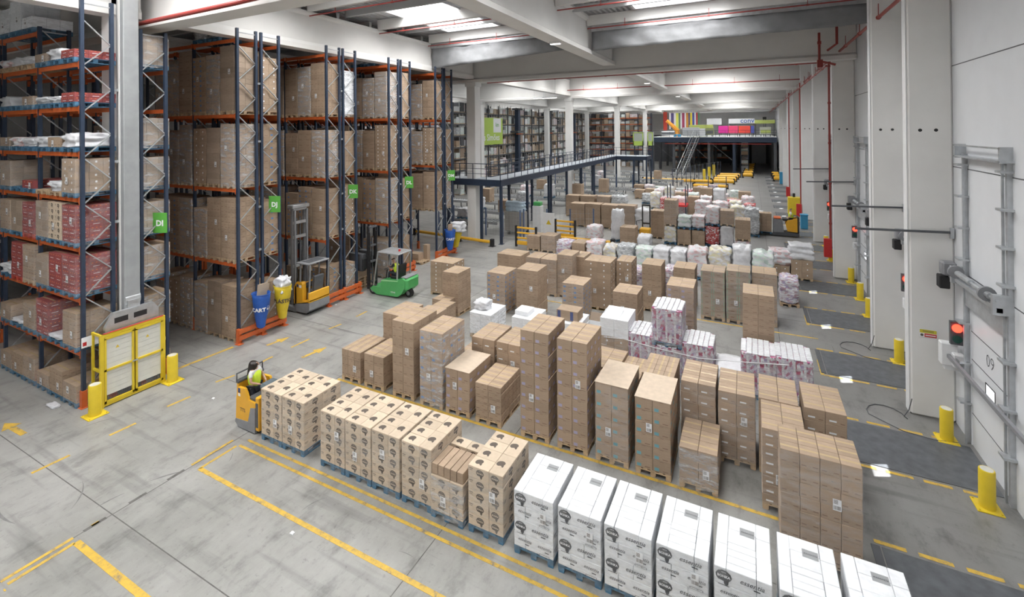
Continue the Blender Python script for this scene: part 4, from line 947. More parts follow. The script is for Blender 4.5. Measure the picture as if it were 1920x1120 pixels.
for nme, y in RK:
    sk = [(0, 0)] if nme in ('DM',) else []
    R1 = rack('rack marked %s, the row nearer the camera' % nme, y, y+.86, LV2 if nme != 'DL' else LV2, 4, skip=sk)
    rack('rack marked %s, the row farther from the camera' % nme, y+.98, y+1.86, LV2, 4, skip=sk)
    t = thing('rack_end_guard', 'orange double rail guarding the foot of the rack end marked %s' % nme, 'guard rail', (XE+.2, y, 0))
    b = MB()
    for z in (.14, .38): b = MB(); b.box(-.03, .03, -.08, 1.94, z, z+.16); b.build('rail', M['orange'], t)
    for yy in (-.05, .93, 1.88): b = MB(); b.box(-.13, -.03, yy-.05, yy+.05, 0, .56); b.box(-.16, .1, yy-.1, yy+.1, 0, .015); b.build('post', M['orange'], t)
    for z in (3.3, 5.0, 7.6, 9.9): b = MB(); b.box(-.03, .03, .86, .98, z, z+.08); b.build('row_spacer', M['galv'], R1)
for z in (5.25, 7.1, 9.3): b = MB(); b.box(-.03, .03, .82, 1.48, z, z+.08); b.build('row_spacer', M['galv'], RDI)
for nme, px, py in (('DI', 300, 418), ('DJ', 515, 383), ('DK', 662, 359), ('DL', 767, 342), ('DM', 846, 329)):
    q = atx(px, py, -17.36); t = thing('aisle_sign', 'green aisle sign with white letters %s' % nme, 'sign', tuple(q), R(24), 'green aisle signs')
    b = MB(); b.bbox(-.24, .24, -.012, .012, -.33, .33, .004); b.build('plate', M['signg'], t)
    b = MB(); b.mesh(text(nme, .26, 0, .01), onface(0, -.0135, -.02, '-y')); b.build('lettering', M['paper'], t)
    b = MB(); b.box(-.1, .02, .012, .03, -.05, .05) ; b.build('clamp', M['galv'], t)
# ---- rack loads
CL = {'plain': 'kraft carton', 'dots': 'kraft carton', 'strip': 'kraft carton', 'red': 'red printed carton', 'coffee': 'kraft carton with dark logos', 'white': 'white carton', 'whiteb': 'white carton', 'dull': 'dull kraft carton', 'teal': 'kraft carton with teal prints', 'blue': 'kraft carton with blue prints', 'green': 'kraft carton with green prints'}
def where(l, names): return names[l]
LN1 = ['on the floor', 'on the lowest beam', 'on the second beam', 'on the third beam', 'on the fourth beam', 'on the fifth beam', 'on the sixth beam', 'on the seventh beam', 'on the top beam']
LN2 = ['on the floor', 'on the lowest beam', 'on the second beam', 'on the third beam', 'on the top beam']
def rload(rk, row, yc, bay, slot, lev, z, kind, h, w=.84, d=.92, pallet='bluep', LN=LN2, bw=2.8, **k):
    x = XE-bay*bw-.5-slot*.9; n = bay*3+slot
    lab = '%s load, rack %s %s, %s, %s from aisle' % (k.pop('cn', CL.get(kind, 'mixed')), rk, row, LN[lev].replace('on the ', ''), ORD[n])
    load(x, yc, w, d, h, kind, lab, pallet, z=z+.002, lab=k.pop('lab', True), **k)
rr = random.Random(21)
def fl(l): return 0 if l == 0 else LV1[l-1]
# DI, camera side. entries: level, bay, slot, kind, height, pallet, extra
DI = [(0, 0, 0, 'plain', .5, 'bluep'), (0, 0, 1, 'plain', .72, 'bluep'), (0, 0, 2, 'plain', .4, 'bluep'), (0, 1, 0, 'plain', .7, 'bluep'), (0, 1, 1, 'plain', .62, 'bluep'), (0, 1, 2, 'plain', .5, 'bluep'),
      (1, 0, 0, 'plain', .98, 'bluep'), (1, 0, 2, 'red', 1.05, 'bluep'), (1, 1, 0, 'plain', .8, 'bluep'), (1, 1, 2, 'plain', .5, 'bluep'), (1, 0, 1, 'film', .12, 'bluep'), (1, 1, 1, 'film', .12, 'bluep'),
      (2, 0, 0, 'red', 1.08, 'bluep'), (2, 0, 1, 'red', 1.05, 'bluep'), (2, 0, 2, 'dull', .9, 'bluep'), (2, 1, 0, 'plain', 1.1, 'wood'), (2, 1, 1, 'red', 1.1, 'redp'), (2, 1, 2, 'film', .3, 'bluep'),
      (3, 0, 0, 'red', 1.08, 'bluep'), (3, 0, 1, 'coffee', 1.12, 'bluep'), (3, 0, 2, 'dull', 1.1, 'bluep'), (3, 1, 0, 'red', 1.0, 'redp'), (3, 1, 1, 'dull', 1.0, 'bluep'), (3, 1, 2, 'plain', 1.0, 'bluep'),
      (4, 0, 0, 'dots', 1.0, 'bluep'), (4, 0, 1, 'film', .3, 'wood'), (4, 0, 2, 'empty', 0, 'wood'), (4, 1, 0, 'redbox', .25, 'bluep'), (4, 1, 1, 'empty', 0, 'bluep'), (4, 1, 2, 'dull', .85, 'bluep'),
      (5, 0, 0, 'film', .42, 'bluep'), (5, 0, 1, 'plain', .3, 'bluep'), (5, 0, 2, 'film', .32, 'bluep'), (5, 1, 0, 'film', .28, 'bluep'), (5, 1, 1, 'film', .3, 'bluep'), (5, 1, 2, 'plain', .3, 'bluep'),
      (6, 0, 0, 'redlow', .28, 'bluep'), (6, 0, 1, 'film', .2, 'bluep'), (6, 0, 2, 'film', .22, 'bluep'), (6, 1, 0, 'plain', .28, 'bluep'), (6, 1, 1, 'empty', 0, 'bluep'), (6, 1, 2, 'film', .35, 'bluep'),
      (7, 0, 0, 'redlow', .24, 'bluep'), (7, 0, 1, 'film', .35, 'bluep'), (7, 0, 2, 'plain', .25, 'bluep'), (7, 1, 0, 'film', .25, 'wood'), (7, 1, 1, 'film', .3, 'wood'), (7, 1, 2, 'film', .25, 'wood'),
      (8, 1, 0, 'whiteb', .35, 'bluep'), (8, 1, 1, 'whiteb', 1.0, 'bluep'), (8, 1, 2, 'whiteb', .8, 'bluep')]
for lv, bay, sl, kind, h, pal in DI:
    z = fl(lv); kw = dict(LN=LN1, pallet=pal, d=1.0)
    row = 'camera side row'
    if kind == 'film': rload('DI', row, 6.95, bay, sl, lv, z, 'x', h, cn='low film-wrapped remainder', lump=G['white' if (lv+sl) % 3 else 'pink'], lab=False, **kw)
    elif kind == 'empty':
        x = XE-bay*2.8-.5-sl*.9; t = thing('empty_pallet', 'empty pallet, rack DI camera side row, %s, %s from aisle' % (LN1[lv].replace('on the ', ''), ORD[bay*3+sl]), 'pallet', (x, 6.95, z+.002)); inst('boards', pallet_mesh(.84, 1.0, pal), t)
    elif kind == 'redbox': rload('DI', row, 6.95, bay, sl, lv, z, 'red', h, grid=(1, 1, 1), cn='small red carton', **kw)
    elif kind == 'redlow': rload('DI', row, 6.95, bay, sl, lv, z, 'red', h, grid=(2, 3, 2), cn='flat red printed carton', lab=False, **kw)
    else: rload('DI', row, 6.95, bay, sl, lv, z, kind, h, grid=(2, 3, max(1, round(h/.2))), wrap='film' if sl != 1 else None, **kw)
for lv, h, k in ((0, .6, 'plain'), (1, .95, 'plain'), (2, 1.0, 'plain'), (3, .95, 'dull'), (4, .95, 'dull'), (5, .9, 'dull'), (6, .0, 'e'), (7, .95, 'dull'), (6, 0, 'e')):
    for sl in (0, 1, 2):
        if k == 'e': continue
        rload('DI', 'second row', 8.43, 0, sl, lv, fl(lv), k, h*(1 if sl == 0 else rr.uniform(.6, 1)), LN=LN1, d=1.0, w=.86, grid=(2, 3, 4), wrap='filmh' if sl == 0 else None)
def fz(l): return 0 if l == 0 else LV2[l-1]
HT = {'DJ': (1.95, 2.2, 2.35, 2.5), 'DK': (1.55, 2.2, 2.1, 2.35), 'DL': (1.9, 2.3, 2.35, 2.4), 'DM': (1.4, 2.3, 2.2, 2.3)}
for nme, y in RK:
    for row, yc in (('near row', y+.42), ('far row', y+1.43)):
        for bay in (0, 1):
            for lv in range(5):
                for sl in range(3):
                    if row == 'far row' and (bay > 0 or (sl > 0 and lv in (0, 4))): continue
                    if bay == 1 and lv == 4 : continue
                    if nme == 'DM' and lv == 0: continue
                    if nme == 'DL' and lv == 0 and row == 'near row' and sl > 1: continue
                    if nme == 'DK' and lv == 0 and bay == 1: continue
                    if nme == 'DM' and lv == 1 and row == 'near row' and sl == 2: continue
                    if lv == 4:
                        if nme in ('DJ', 'DL') and row == 'near row' and sl > 0:
                            rload(nme, row, yc, bay, sl, lv, fz(lv), 'x', .9, cn='film-wrapped mixed', lump=G['grey'], lab=False)
                        continue
                    h = HT[nme][lv]*rr.uniform(.86, 1.03) if not (sl == 0 and row == 'near row') else HT[nme][lv]
                    if nme == 'DJ' and row == 'near row' and lv == 1: h = (2.35, 2.3, 1.85)[sl] if bay == 0 else 2.2
                    kind = rr.choice(['plain', 'plain', 'dots', 'dull', 'blue', 'plain'])
                    if nme == 'DK' and lv == 3 and row == 'far row': kind = 'whiteb'
                    rload(nme, row, yc, bay, sl, lv, fz(lv), kind, h, pallet='wood', d=.92, grid=(1 if rr.random() < .45 else 2, 2, max(2, round(h/rr.choice((.2, .26))))), wrap='filmh' if rr.random() < .3 else None)
# second beam section of the rack marked DK at mid height is open: loose pallet and cartons on the floor by DL
t = thing('empty_pallet', 'wooden pallet lying on the floor before the rack end marked DL', 'pallet', (-18.2, 22.9, 0)); inst('boards', pallet_mesh(1.2, .8, 'wood'), t)
t = thing('kraft_carton', 'kraft carton lying on the wooden pallet before the rack marked DM', 'carton', (-18.4, 22.95, .146)); inst('box', carton_mesh('plain', .8, .5, .4, ('-y', 'top'), 0), t)
t = thing('kraft_carton', 'tall slim kraft carton standing at the foot of the rack marked DM', 'carton', (-17.9, 23.4, 0)); inst('box', carton_mesh('blank', .3, .3, 1.0, ('-y', 'top'), 0), t)
# ---- waste sacks hanging on rack ends
def sack(x, y, zt, r, h, m, lab, word, wm, tilt=0):
    t = thing('waste_sack', lab, 'sack', (x, y, zt)); b = MB(); n = 20; rings = [(0, 1), (-.12, .97), (-.35, .88), (-.6, .72), (-.8, .56), (-.95, .46), (-1, .2)]
    vs = []
    for z, s in rings:
        for k in range(n):
            a = 2*math.pi*k/n; q = 1+.05*math.sin(a*3+z*5)+(.03*noise.noise((a, z*4, 1)))
            vs.append((math.cos(a)*r*s*q+tilt*z*h, math.sin(a)*r*s*q*.85, z*h))
    b.add(vs, [(i*n+k, i*n+(k+1) % n, (i+1)*n+(k+1) % n, (i+1)*n+k) for i in range(len(rings)-1) for k in range(n)]+[[(len(rings)-1)*n+k for k in range(n)]])
    o = b.build('bag', m, t, smooth=True, fix=True); md = o.modifiers.new('thick', 'SOLIDIFY'); md.thickness = .006
    b = MB(); pts = [(math.cos(2*math.pi*k/n)*r*1.01, math.sin(2*math.pi*k/n)*r*.86, 0) for k in range(n+1)]; b.tube(pts, .015, 6); b.build('rim', m, t, smooth=True)
    if word:
        b = MB(); rz = R(64)
        mx = Matrix.Rotation(rz, 4, 'Z') @ onface(0, -r*.80, -h*.42, '-y'); me = text(word, .2, 0, .008)
        vs = []
        for v in me.vertices:
            # wrap the word round the bag
            a = v.co.x/(r*.82); rad = r*.84; zz = -h*.42+v.co.y; s = 1-.42*(-zz/h)**1.2
            ang = -math.pi/2+a+rz; vs.append((math.cos(ang)*(r*s+.03)+tilt*zz, math.sin(ang)*(r*s*.85+.03), zz))
        b.add(vs, [list(p.vertices) for p in me.polygons]); b.build('lettering', wm, t)
    return t
p = atx(480, 575, -17.1); sack(-17.05, 11.85, 1.75, .36, 1.35, M['bluec'], 'blue waste sack of cardboard hung on the rack end marked DJ', 'CARTÓN', M['paper'])
p = atx(516, 553, -17.1); sack(-17.0, 12.75, 1.8, .36, 1.35, M['yellow'], 'yellow waste sack of plastic film hung on the rack end marked DJ', 'PLÁSTICO', M['ink'])
o = thing('card_sheets', 'flattened pale cardboard sheets stuck in the blue sack at the rack marked DJ', 'cardboard', (-17.05, 11.85, 1.4)); b = MB(); b.bar((0, 0, 0), (.12, 0, .75), .42, .02, up=(1, 0, 0)); b.bar((-.08, .1, .1), (.02, .12, .65), .45, .015, up=(1, 0, 0)); b.build('sheet', M['sheet'], o)
o = thing('film_bundle', 'crumpled white film spilling out of the yellow sack at the rack marked DJ', 'film bundle', (-17.0, 12.75, 1.55)); inst('film_heap', lump_mesh(.5, .45, .55, 2, M['wfilm'], .2), o)
sack(-17.0, 24.6, 1.75, .36, 1.3, M['bluec'], 'blue waste sack of cardboard hung on the rack end marked DM', 'CARTÓN', M['paper'])
sack(-16.95, 25.35, 1.75, .36, 1.3, M['yellow'], 'yellow waste sack of plastic film hung on the rack end marked DM', None, None, .1)
o = thing('card_sheets', 'flattened kraft sheets stuck in the blue sack at the rack marked DM', 'cardboard', (-17.0, 24.6, 1.4)); b = MB(); b.bar((0, 0, 0), (.02, 0, .7), .35, .1, up=(1, 0, 0)); b.build('sheet', M['kraft'], o)
o = thing('film_bundle', 'crumpled white film spilling out of the yellow sack at the rack marked DM', 'film bundle', (-16.9, 25.35, 1.5)); inst('film_heap', lump_mesh(.8, .6, .6, 6, M['wfilm'], .2), o)
# ---- yellow gate before the rack end marked DI
g = thing('machine_gate', 'yellow framed double gate with ivory slatted panels before the rack marked DI', 'gate', (-16.95, 6.8, 0))
b = MB(); W_ = 1.6; H_ = 2.08
for y in (0, W_): b.box(-.045, .045, y-.045, y+.045, 0, H_+.05)
b.box(-.04, .04, 0, W_, H_-.03, H_+.05); b.box(-.04, .04, 0, W_, .03, .1); b.box(-.52, -.46, -.04, .02, 0, H_+.05); b.box(-.5, 0, -.03, .02, H_-.02, H_+.04); b.box(-.5, 0, -.03, .02, 1.02, 1.08); b.box(-.5, 0, -.03, .02, .05, .1)
b.build('frame', M['yellow'], g)
for k in (0, 1):
    y0 = .05+k*.78; b = MB()
    for a in ((y0, y0+.05, .1, 2.0), (y0+.69, y0+.74, .1, 2.0), (y0, y0+.74, 1.96, 2.04), (y0, y0+.74, .1, .17), (y0, y0+.74, 1.03, 1.09)): b.box(-.02, .05, *a)
    d_ = b.build('gate_leaf', M['yellow'], g)
    b = MB()
    for i in range(11): z = .32+i*.152; b.box(-.005, .012, y0+.05, y0+.69, z, z+.147)
    b.build('slatted_panel', M['ivory'], d_)
    b = MB()
    for i in range(22): b.box(-.004, .01, y0+.06+i*.0285, y0+.072+i*.0285, .17, .31)
    b.build('grille', M['dgrey'], d_)
    b = MB(); b.add([(.0125, y0+.28, 1.62), (.0125, y0+.38, 1.62), (.0125, y0+.33, 1.71)], [(0, 1, 2)]); b.build('warning_mark', mat('warning_yellow', (.7, .5, .05), .5, var=0), d_)
b = MB(); b.box(.05, .07, .74, .88, 1.04, 1.08); b.build('latch', M['galv'], g)
b = MB(); b.box(-.01, .046, .03, W_, H_+.05, H_+.065); b.build('red_edge', M['redc'], g)
o = thing('lifting_beam', 'galvanised plate with two slots standing behind the top of the yellow gate', 'steel plate', (-17.15, 6.95, 0))
b = MB(); b.prism([(.0, 2.1), (.0, 2.25), (.2, 2.62), (1.25, 2.62), (1.4, 2.4), (1.4, 2.1)], 'x', -.06, .06)
for y in (.22, .72): b.box(.061, .063, y, y+.35, 2.3, 2.46, 1); b.box(-.063, -.061, y, y+.35, 2.3, 2.46, 1)
b.build('plate', [M['galv'], M['black']], o, fix=True)
b = MB(); b.bbox(-.05, .05, 0, .06, 0, 2.15, .005); b.bbox(-.05, .05, 1.3, 1.36, 0, 2.15, .005); b.build('foot', M['galv'], o)
b = MB(); b.cyl((-.3, .55, 2.85), (-.3, .95, 2.85), .28, 20); b.box(-.5, .0, .6, .9, 2.4, 2.85); b.build('drum_cover', M['galv'], o)
bollard(-16.72, 6.55, .88, 'stout yellow bollard at the left foot of the yellow gate', .15)
bollard(-16.72, 8.55, .85, 'stout yellow bollard at the right foot of the yellow gate', .15)
o = thing('notice_panel', 'white notice panel with small red mark on the rack post by the yellow gate', 'sign', (-17.44, 6.52, 1.75)); b = MB(); b.box(0, .012, 0, .4, 0, .3); b.box(.012, .014, .03, .12, .05, .16, 1); b.build('panel', [M['paper'], M['redc']], o)
o = thing('film_scrap', 'torn scrap of white film lying on the floor left of the yellow gate', 'film scrap', tuple(atz(100, 762)))
inst('scrap', lump_mesh(.45, .18, .05, 1, M['wfilm'], .3), o)
for i, (px, py) in enumerate(((400, 748), (630, 572), (548, 1001))):
    o = thing('paper_scrap', ['small pale scrap on the floor below the yellow bollard by the gate', 'small white scrap on the floor beside the rack end marked DK', 'small pale scrap lying between the painted lines in the foreground'][i], 'paper scrap', tuple(atz(px, py))); inst('scrap', lump_mesh(.08, .06, .02, 2, M['paper'], .3), o)
# ------------------------------------------------------------------ people
def skin_mesh(nodes, edges, sub=1):
    """grow one smooth surface round a skeleton; nodes: (x, y, z, r) or (x, y, z, rx, ry)"""
    me = bpy.data.meshes.new('growth'); me.from_pydata([n[:3] for n in nodes], edges, []); o = bpy.data.objects.new('growth', me); COL.objects.link(o)
    o.modifiers.new('s', 'SKIN')
    for i, n in enumerate(nodes):
        sv = me.skin_vertices[0].data[i]; sv.radius = (n[3], n[4] if len(n) > 4 else n[3]); sv.use_root = i == 0
    md = o.modifiers.new('u', 'SUBSURF'); md.levels = sub; md.render_levels = sub
    dg = bpy.context.evaluated_depsgraph_get(); r = bpy.data.meshes.new_from_object(o.evaluated_get(dg)); bpy.data.objects.remove(o)
    return r
def person(label, loc, rz, pose, vest=True, hair='long', s=1.0, shirt='shirt', name='person'):
    """x forward, y left. pose: dict of joints"""
    P = dict(pel=(0, 0, .93), sp=(0, 0, 1.12), ch=(.01, 0, 1.32), nk=(.01, 0, 1.45), hd=(.03, 0, 1.53), ht=(.03, 0, 1.62),
             sl=(0, .17, 1.38), el=(.03, .24, 1.12), wl=(.2, .2, .98), sr=(0, -.17, 1.38), er=(.03, -.24, 1.12), wr=(.2, -.2, .98),
             hl=(0, .09, .88), kl=(.03, .1, .48), al=(0, .1, .08), tl=(.14, .11, .03), hr=(0, -.09, .88), kr=(.03, -.1, .48), ar=(0, -.1, .08), tr=(.14, -.11, .03))
    P.update(pose); V = {k: Vector(v)*s for k, v in P.items()}
    t = thing(name, label, 'person', loc, rz)
    b = MB()
    rad = dict(pel=(.12, .14), sp=(.10, .125), ch=(.105, .15), nk=.048, hd=.078, ht=.07, sl=.05, el=.038, wl=.026, sr=.05, er=.038, wr=.026, hl=.085, kl=.056, al=.038, tl=.033, hr=.085, kr=.056, ar=.038, tr=.033)
    ks = list(P); nd = []
    for k in ks:
        r = rad[k]; r = r if isinstance(r, tuple) else (r,)
        nd.append((*V[k], *[q*s for q in r]))
    ix = {k: i for i, k in enumerate(ks)}
    E_ = [('pel', 'sp'), ('sp', 'ch'), ('ch', 'nk'), ('nk', 'hd'), ('hd', 'ht'), ('ch', 'sl'), ('sl', 'el'), ('el', 'wl'), ('ch', 'sr'), ('sr', 'er'), ('er', 'wr'), ('pel', 'hl'), ('hl', 'kl'), ('kl', 'al'), ('al', 'tl'), ('pel', 'hr'), ('hr', 'kr'), ('kr', 'ar'), ('ar', 'tr')]
    b.mesh(skin_mesh(nd, [(ix[a], ix[c]) for a, c in E_], 2), Matrix(), 0)
    for w, e, sg in (('wl', 'el', 1), ('wr', 'er', -1)):      # hands: palm, four fingers and a thumb, slightly curled
        d = (V[w]-V[e]).normalized(); side = d.cross(Vector((0, 0, 1))).normalized(); dn = side.cross(d).normalized()
        if dn.z > 0: dn = -dn
        p0 = V[w]
        nodes = [(*(p0), .024*s, .018*s), (*(p0+d*.05*s), .033*s, .015*s), (*(p0+d*.085*s), .036*s, .014*s)]
        b.mesh(skin_mesh(nodes, [(0, 1), (1, 2)], 1), Matrix(), 0)
        for i, L in enumerate((.062, .072, .068, .052)):
            o = p0+d*.085*s+side*(i-1.5)*.018*s; q1 = o+d*L*.5*s+dn*.008*s; q2 = q1+d*L*.35*s+dn*.03*s
            b.tube([o, q1, q2], [.0085*s, .008*s, .006*s], 6)
        o = p0+d*.03*s-side*.03*s*sg; b.tube([o, o+d*.03*s-side*.025*s*sg, o+d*.06*s-side*.028*s*sg+dn*.01*s], [.011*s, .0095*s, .007*s], 6)
    hd = (V['hd']+V['ht'])/2; up = (V['ht']-V['hd']).normalized(); yaw = P.get('face', 0) if not isinstance(P.get('face', 0), tuple) else 0
    fdir = Vector((math.cos(pose.get('look', 0) if False else 0), 0, 0)) if False else Vector((1, 0, 0))
    fa = LOOK.get(label, 0); fdir = Vector((math.cos(fa), math.sin(fa), 0)); sd = fdir.cross(up)
    b.tube([hd+fdir*.07*s+up*.015*s, hd+fdir*.1*s-up*.012*s, hd+fdir*.075*s-up*.02*s], [.008*s, .014*s, .01*s], 6)        # nose
    for k in (-1, 1):
        b.tube([hd+sd*k*.082*s-up*.02*s, hd+sd*k*.09*s+up*.02*s], [.012*s, .014*s], 6)                                     # ears
        e = hd+fdir*.075*s+sd*k*.03*s+up*.015*s; b.tube([e, e+fdir*.006*s], [.009*s, .006*s], 6, 1)                         # eyes
    m_ = hd+fdir*.077*s-up*.045*s; b.tube([m_-sd*.022*s, m_+sd*.022*s], .005*s, 6, 2)                                      # mouth
    b.build('body', [M['skin'], M['hair'], mat('lips', (.35, .12, .10), .5, var=0)], t, smooth=True)
    def cl(nm, nodes, edges, m):
        me = skin_mesh(nodes, edges, 2); me.name = nm
        for q in me.polygons: q.use_smooth = True
        me.materials.clear(); me.materials.append(m); return inst(nm, me, t)
    g = .02
    f = lambda k, r, r2=None: (*V[k], r*s, (r2 or r)*s)
    lr = lambda a, c, q, r: (*(V[a].lerp(V[c], q)), r*s, r*s)
    cl('trousers', [f('pel', .135, .15), f('hl', .10), f('kl', .073), lr('kl', 'al', .9, .055), f('hr', .10), f('kr', .073), lr('kr', 'ar', .9, .055)], [(0, 1), (1, 2), (2, 3), (0, 4), (4, 5), (5, 6)], M['cloth'])
    cl(('shirt'), [f('ch', .118, .165), f('sp', .115, .14), f('sl', .064), lr('sl', 'el', .6, .058), f('sr', .064), lr('sr', 'er', .6, .058), lr('ch', 'nk', .5, .07)], [(0, 1), (0, 2), (2, 3), (0, 4), (4, 5), (0, 6)], M[shirt])
    if vest:
        v = cl('hi_vis_vest', [f('ch', .165, .20), f('sp', .155, .18), (*(V['pel']+Vector((0, 0, -.04))*s), .17*s, .19*s), lr('ch', 'nk', .45, .12), lr('ch', 'sl', .85, .088), lr('ch', 'sr', .85, .088)], [(0, 1), (1, 2), (0, 3), (0, 4), (0, 5)], M['vest'])
    for k, a in (('tl', 'al'), ('tr', 'ar')): cl('shoe', [(*V[a]-0*V[a], .052*s, .052*s) if False else f(a, .05), f(k, .042)], [(0, 1)], M['black'])
    bk = -fdir*.025*s
    top = hd+up*.045*s+bk
    if hair == 'long':
        cl('hair', [(*(top+up*.02*s), .13*s, .13*s), (*(hd+bk*2.2-up*.02*s), .14*s, .14*s), (*(hd+bk*3.4-up*.14*s), .11*s, .13*s), (*(hd+bk*5-up*.33*s), .085*s, .12*s), (*(hd+bk*6-up*.52*s), .04*s, .07*s)], [(0, 1), (1, 2), (2, 3), (3, 4)], M['hair'])
    else:
        cl('hair', [(*(top+up*.03*s), .115*s, .115*s), (*(hd+bk*1.8+up*.01*s), .11*s, .11*s)], [(0, 1)], M['hair'])
    return t
LOOK = {}
L1 = 'woman with long dark hair in a yellow vest standing on the amber pallet truck'
LOOK[L1] = R(15)
person(L1, (-12.24, 8.3, .19), R(18), dict(wl=(.28, .13, 1.02), el=(.09, .25, 1.13), wr=(.27, -.1, 1.03), er=(.08, -.25, 1.13)), s=.93)
# ------------------------------------------------------------------ vehicles
def plate(b, pts, ox, oy, sc, Yp, y0, y1, m=0, orig=(0, 0, 0)):
    poly = []
    for x, y in pts:
        q = at(ox+x/sc, oy+y/sc, Yp); poly.append((q.x-orig[0], max(.03, q.z)))
    b.prism(poly, 'y', y0, y1, m)
def wheel(t, x, y, r, w, rim='grey'):
    b = MB(); b.tube([(x, y-w/2, r), (x, y-w/2+.02, r), (x, y+w/2-.02, r), (x, y+w/2, r)], [r*.85, r, r, r*.85], 22)
    o = b.build('wheel', M['black'], t, smooth=True)
    b = MB(); b.tube([(x, y-w/2-.004, r), (x, y+w/2+.004, r)], r*.52, 16); b.build('rim', M[rim], o); return o
# amber ride-on pallet truck at the head of the front row
t = thing('pallet_truck', 'amber and grey ride-on pallet truck carrying two coffee carton loads', 'pallet truck', (-12.0, 8.0, 0)); O_ = (-12.0, 8.0, 0)
for ya, yb_, nm in ((0, .07, 'side_panel'), (.72, .79, 'side_panel')):
    b = MB(); plate(b, [(72, 820), (78, 560), (98, 440), (180, 465), (225, 605), (312, 652), (312, 705), (255, 700), (225, 868)], 430, 660, 6.59, 7.98, ya, yb_, 0, O_); b.build(nm, M['amber'], t, fix=True)
    b = MB(); plate(b, [(66, 860), (72, 820), (225, 868), (255, 700), (312, 705), (312, 1035), (215, 1005), (105, 935)], 430, 660, 6.59, 7.98, ya-.01, yb_+.01, 0, O_); b.build('lower_skirt', M['grey'], t, fix=True)
b = MB(); q0 = at(430+72/6.59, 660+820/6.59, 7.98).x+12; b.bbox(q0, q0+.07, .02, .77, .16, 1.2, .02); b.build('back_panel', M['amber'], t)
b = MB(); b.bbox(q0-.01, q0+.1, .0, .79, 1.16, 1.26, .03); b.build('back_cushion', M['dgrey'], t)
b = MB(); b.tube([(q0+.02, .02, 1.2), (q0+.02, .02, 1.42), (q0+.02, .77, 1.42), (q0+.02, .77, 1.2)], .022, 8); b.build('grab_rail', M['dgrey'], t, smooth=True)
x1 = at(430+312/6.59, 800, 7.98).x+12
b = MB(); b.box(q0, x1, .03, .76, .13, .19); b.build('platform', M['black'], t)
b = MB(); b.bbox(x1, x1+.14, .0, .79, .1, .98, .02); b.box(x1+.02, x1+.12, -.004, 0, .2, .84, 1); b.build('battery_cover', [M['amber'], M['dgrey']], t)
b = MB(); b.bbox(x1-.32, x1, .05, .74, .80, .92, .03); b.build('console', M['dgrey'], t)
b = MB(); b.bbox(x1-.17, x1+.12, .22, .66, 1.02, 1.2, .06); b.cyl((x1-.1, .42, .9), (x1-.1, .42, 1.05), .05, 10); b.build('steering_head', mat('slate_plastic', (.10, .13, .15), .5, var=.05), t)
for y in (.12, .52): b = MB(); b.bbox(x1+.12, x1+1.85, y, y+.16, .04, .1, .01); b.build('fork', M['galv'], t)
b = MB(); b.box(q0+.11, q0+.2, -.004, 0, .95, 1.07); b.box(q0+.11, q0+.2, -.004, 0, .86, .93, 1); b.build('sticker', [mat('sticker_blue', (.03, .06, .2), .4, var=0), M['paper']], t)
b = MB(); b.mesh(text('TTS', .13, 0, .002), onface(q0+.30, -.003, .52, '-y')); b.build('lettering', M['ink'], t)
wheel(t, q0+.42, .4, .11, .09)
# reach truck in the aisle between DJ and DK
q = at(578, 594, 14.15); X0 = at(553, 580, 14.15).x; X1 = -17.15
t = thing('reach_truck', 'amber and grey reach truck with a tall grey mast between racks DJ and DK', 'reach truck', (X0, 14.15, 0)); L = X1-X0
b = MB(); b.prism([(0, .1), (L-.2, .1), (L, .25), (L, .55), (L-.1, .6), (0, .42)], 'y', 0, 1.1); b.build('chassis', M['grey'], t, fix=True)
b = MB(); b.prism([(0, .42), (L*.55, .5), (L*.55, 1.32), (L*.48, 1.42), (.1, 1.38), (0, 1.25)], 'y', 0, .18); b.prism([(0, .42), (L*.55, .5), (L*.55, 1.32), (.1, 1.38), (0, 1.25)], 'y', .92, 1.1); b.prism([(-.06, .42), (.1, .42), (.1, 1.2), (-.06, 1.2)], 'y', 0, 1.1); b.build('body_panel', M['amber'], t, fix=True)
b = MB(); b.prism([(L*.55, .5), (L, .58), (L, .66), (L*.55, .6)], 'y', 0, 1.1); b.bbox(L-.08, L, 0, 1.1, .6, 1.0, .02); b.build('rear_panel', M['amber'], t, fix=True)
b = MB(); b.bbox(L*.58, L-.1, .2, .9, .6, .92, .04); b.build('battery_box', M['grey'], t)
b = MB(); b.bbox(L*.55, L-.15, .3, .85, .93, 1.05, .04); b.prism([(L-.24, 1.0), (L-.1, 1.0), (L-.02, 1.62), (L-.12, 1.65)], 'y', .32, .82); b.build('seat', M['dgrey'], t, fix=True)
b = MB(); b.box(.1, L*.5, .2, .9, 1.1, 1.2); b.cyl((.3, .5, 1.2), (.42, .5, 1.5), .02, 8); b.tube([(.42+.14*math.cos(a), .5+.14*math.sin(a), 1.5) for a in [i*.7 for i in range(10)]], .012, 6); b.build('dashboard', M['dgrey'], t)
b = MB()
for x, y in ((.25, .05), (.25, 1.05), (L-.06, .05), (L-.06, 1.05)): b.bar((x, y, .9 if x < 1 else .6), (x+(.08 if x < 1 else 0), y, 2.2), .05, .05)
b.build('guard_post', M['grey'], t)
b = MB(); b.bbox(.12, L, -.02, 1.12, 2.2, 2.26, .02); b.box(.3, L-.15, .15, .95, 2.262, 2.275, 1); b.build('overhead_guard', [M['grey'], M['dgrey']], t)
zt = at(565, 388, 14.7).z
b = MB()
for y in (.18, .82):
    b.bbox(-.5, -.36, y, y+.1, .15, zt, .01); b.bbox(-.34, -.24, y+.03, y+.11, .3, zt-.12, .01)
b.build('mast_rail', M['grey'], t)
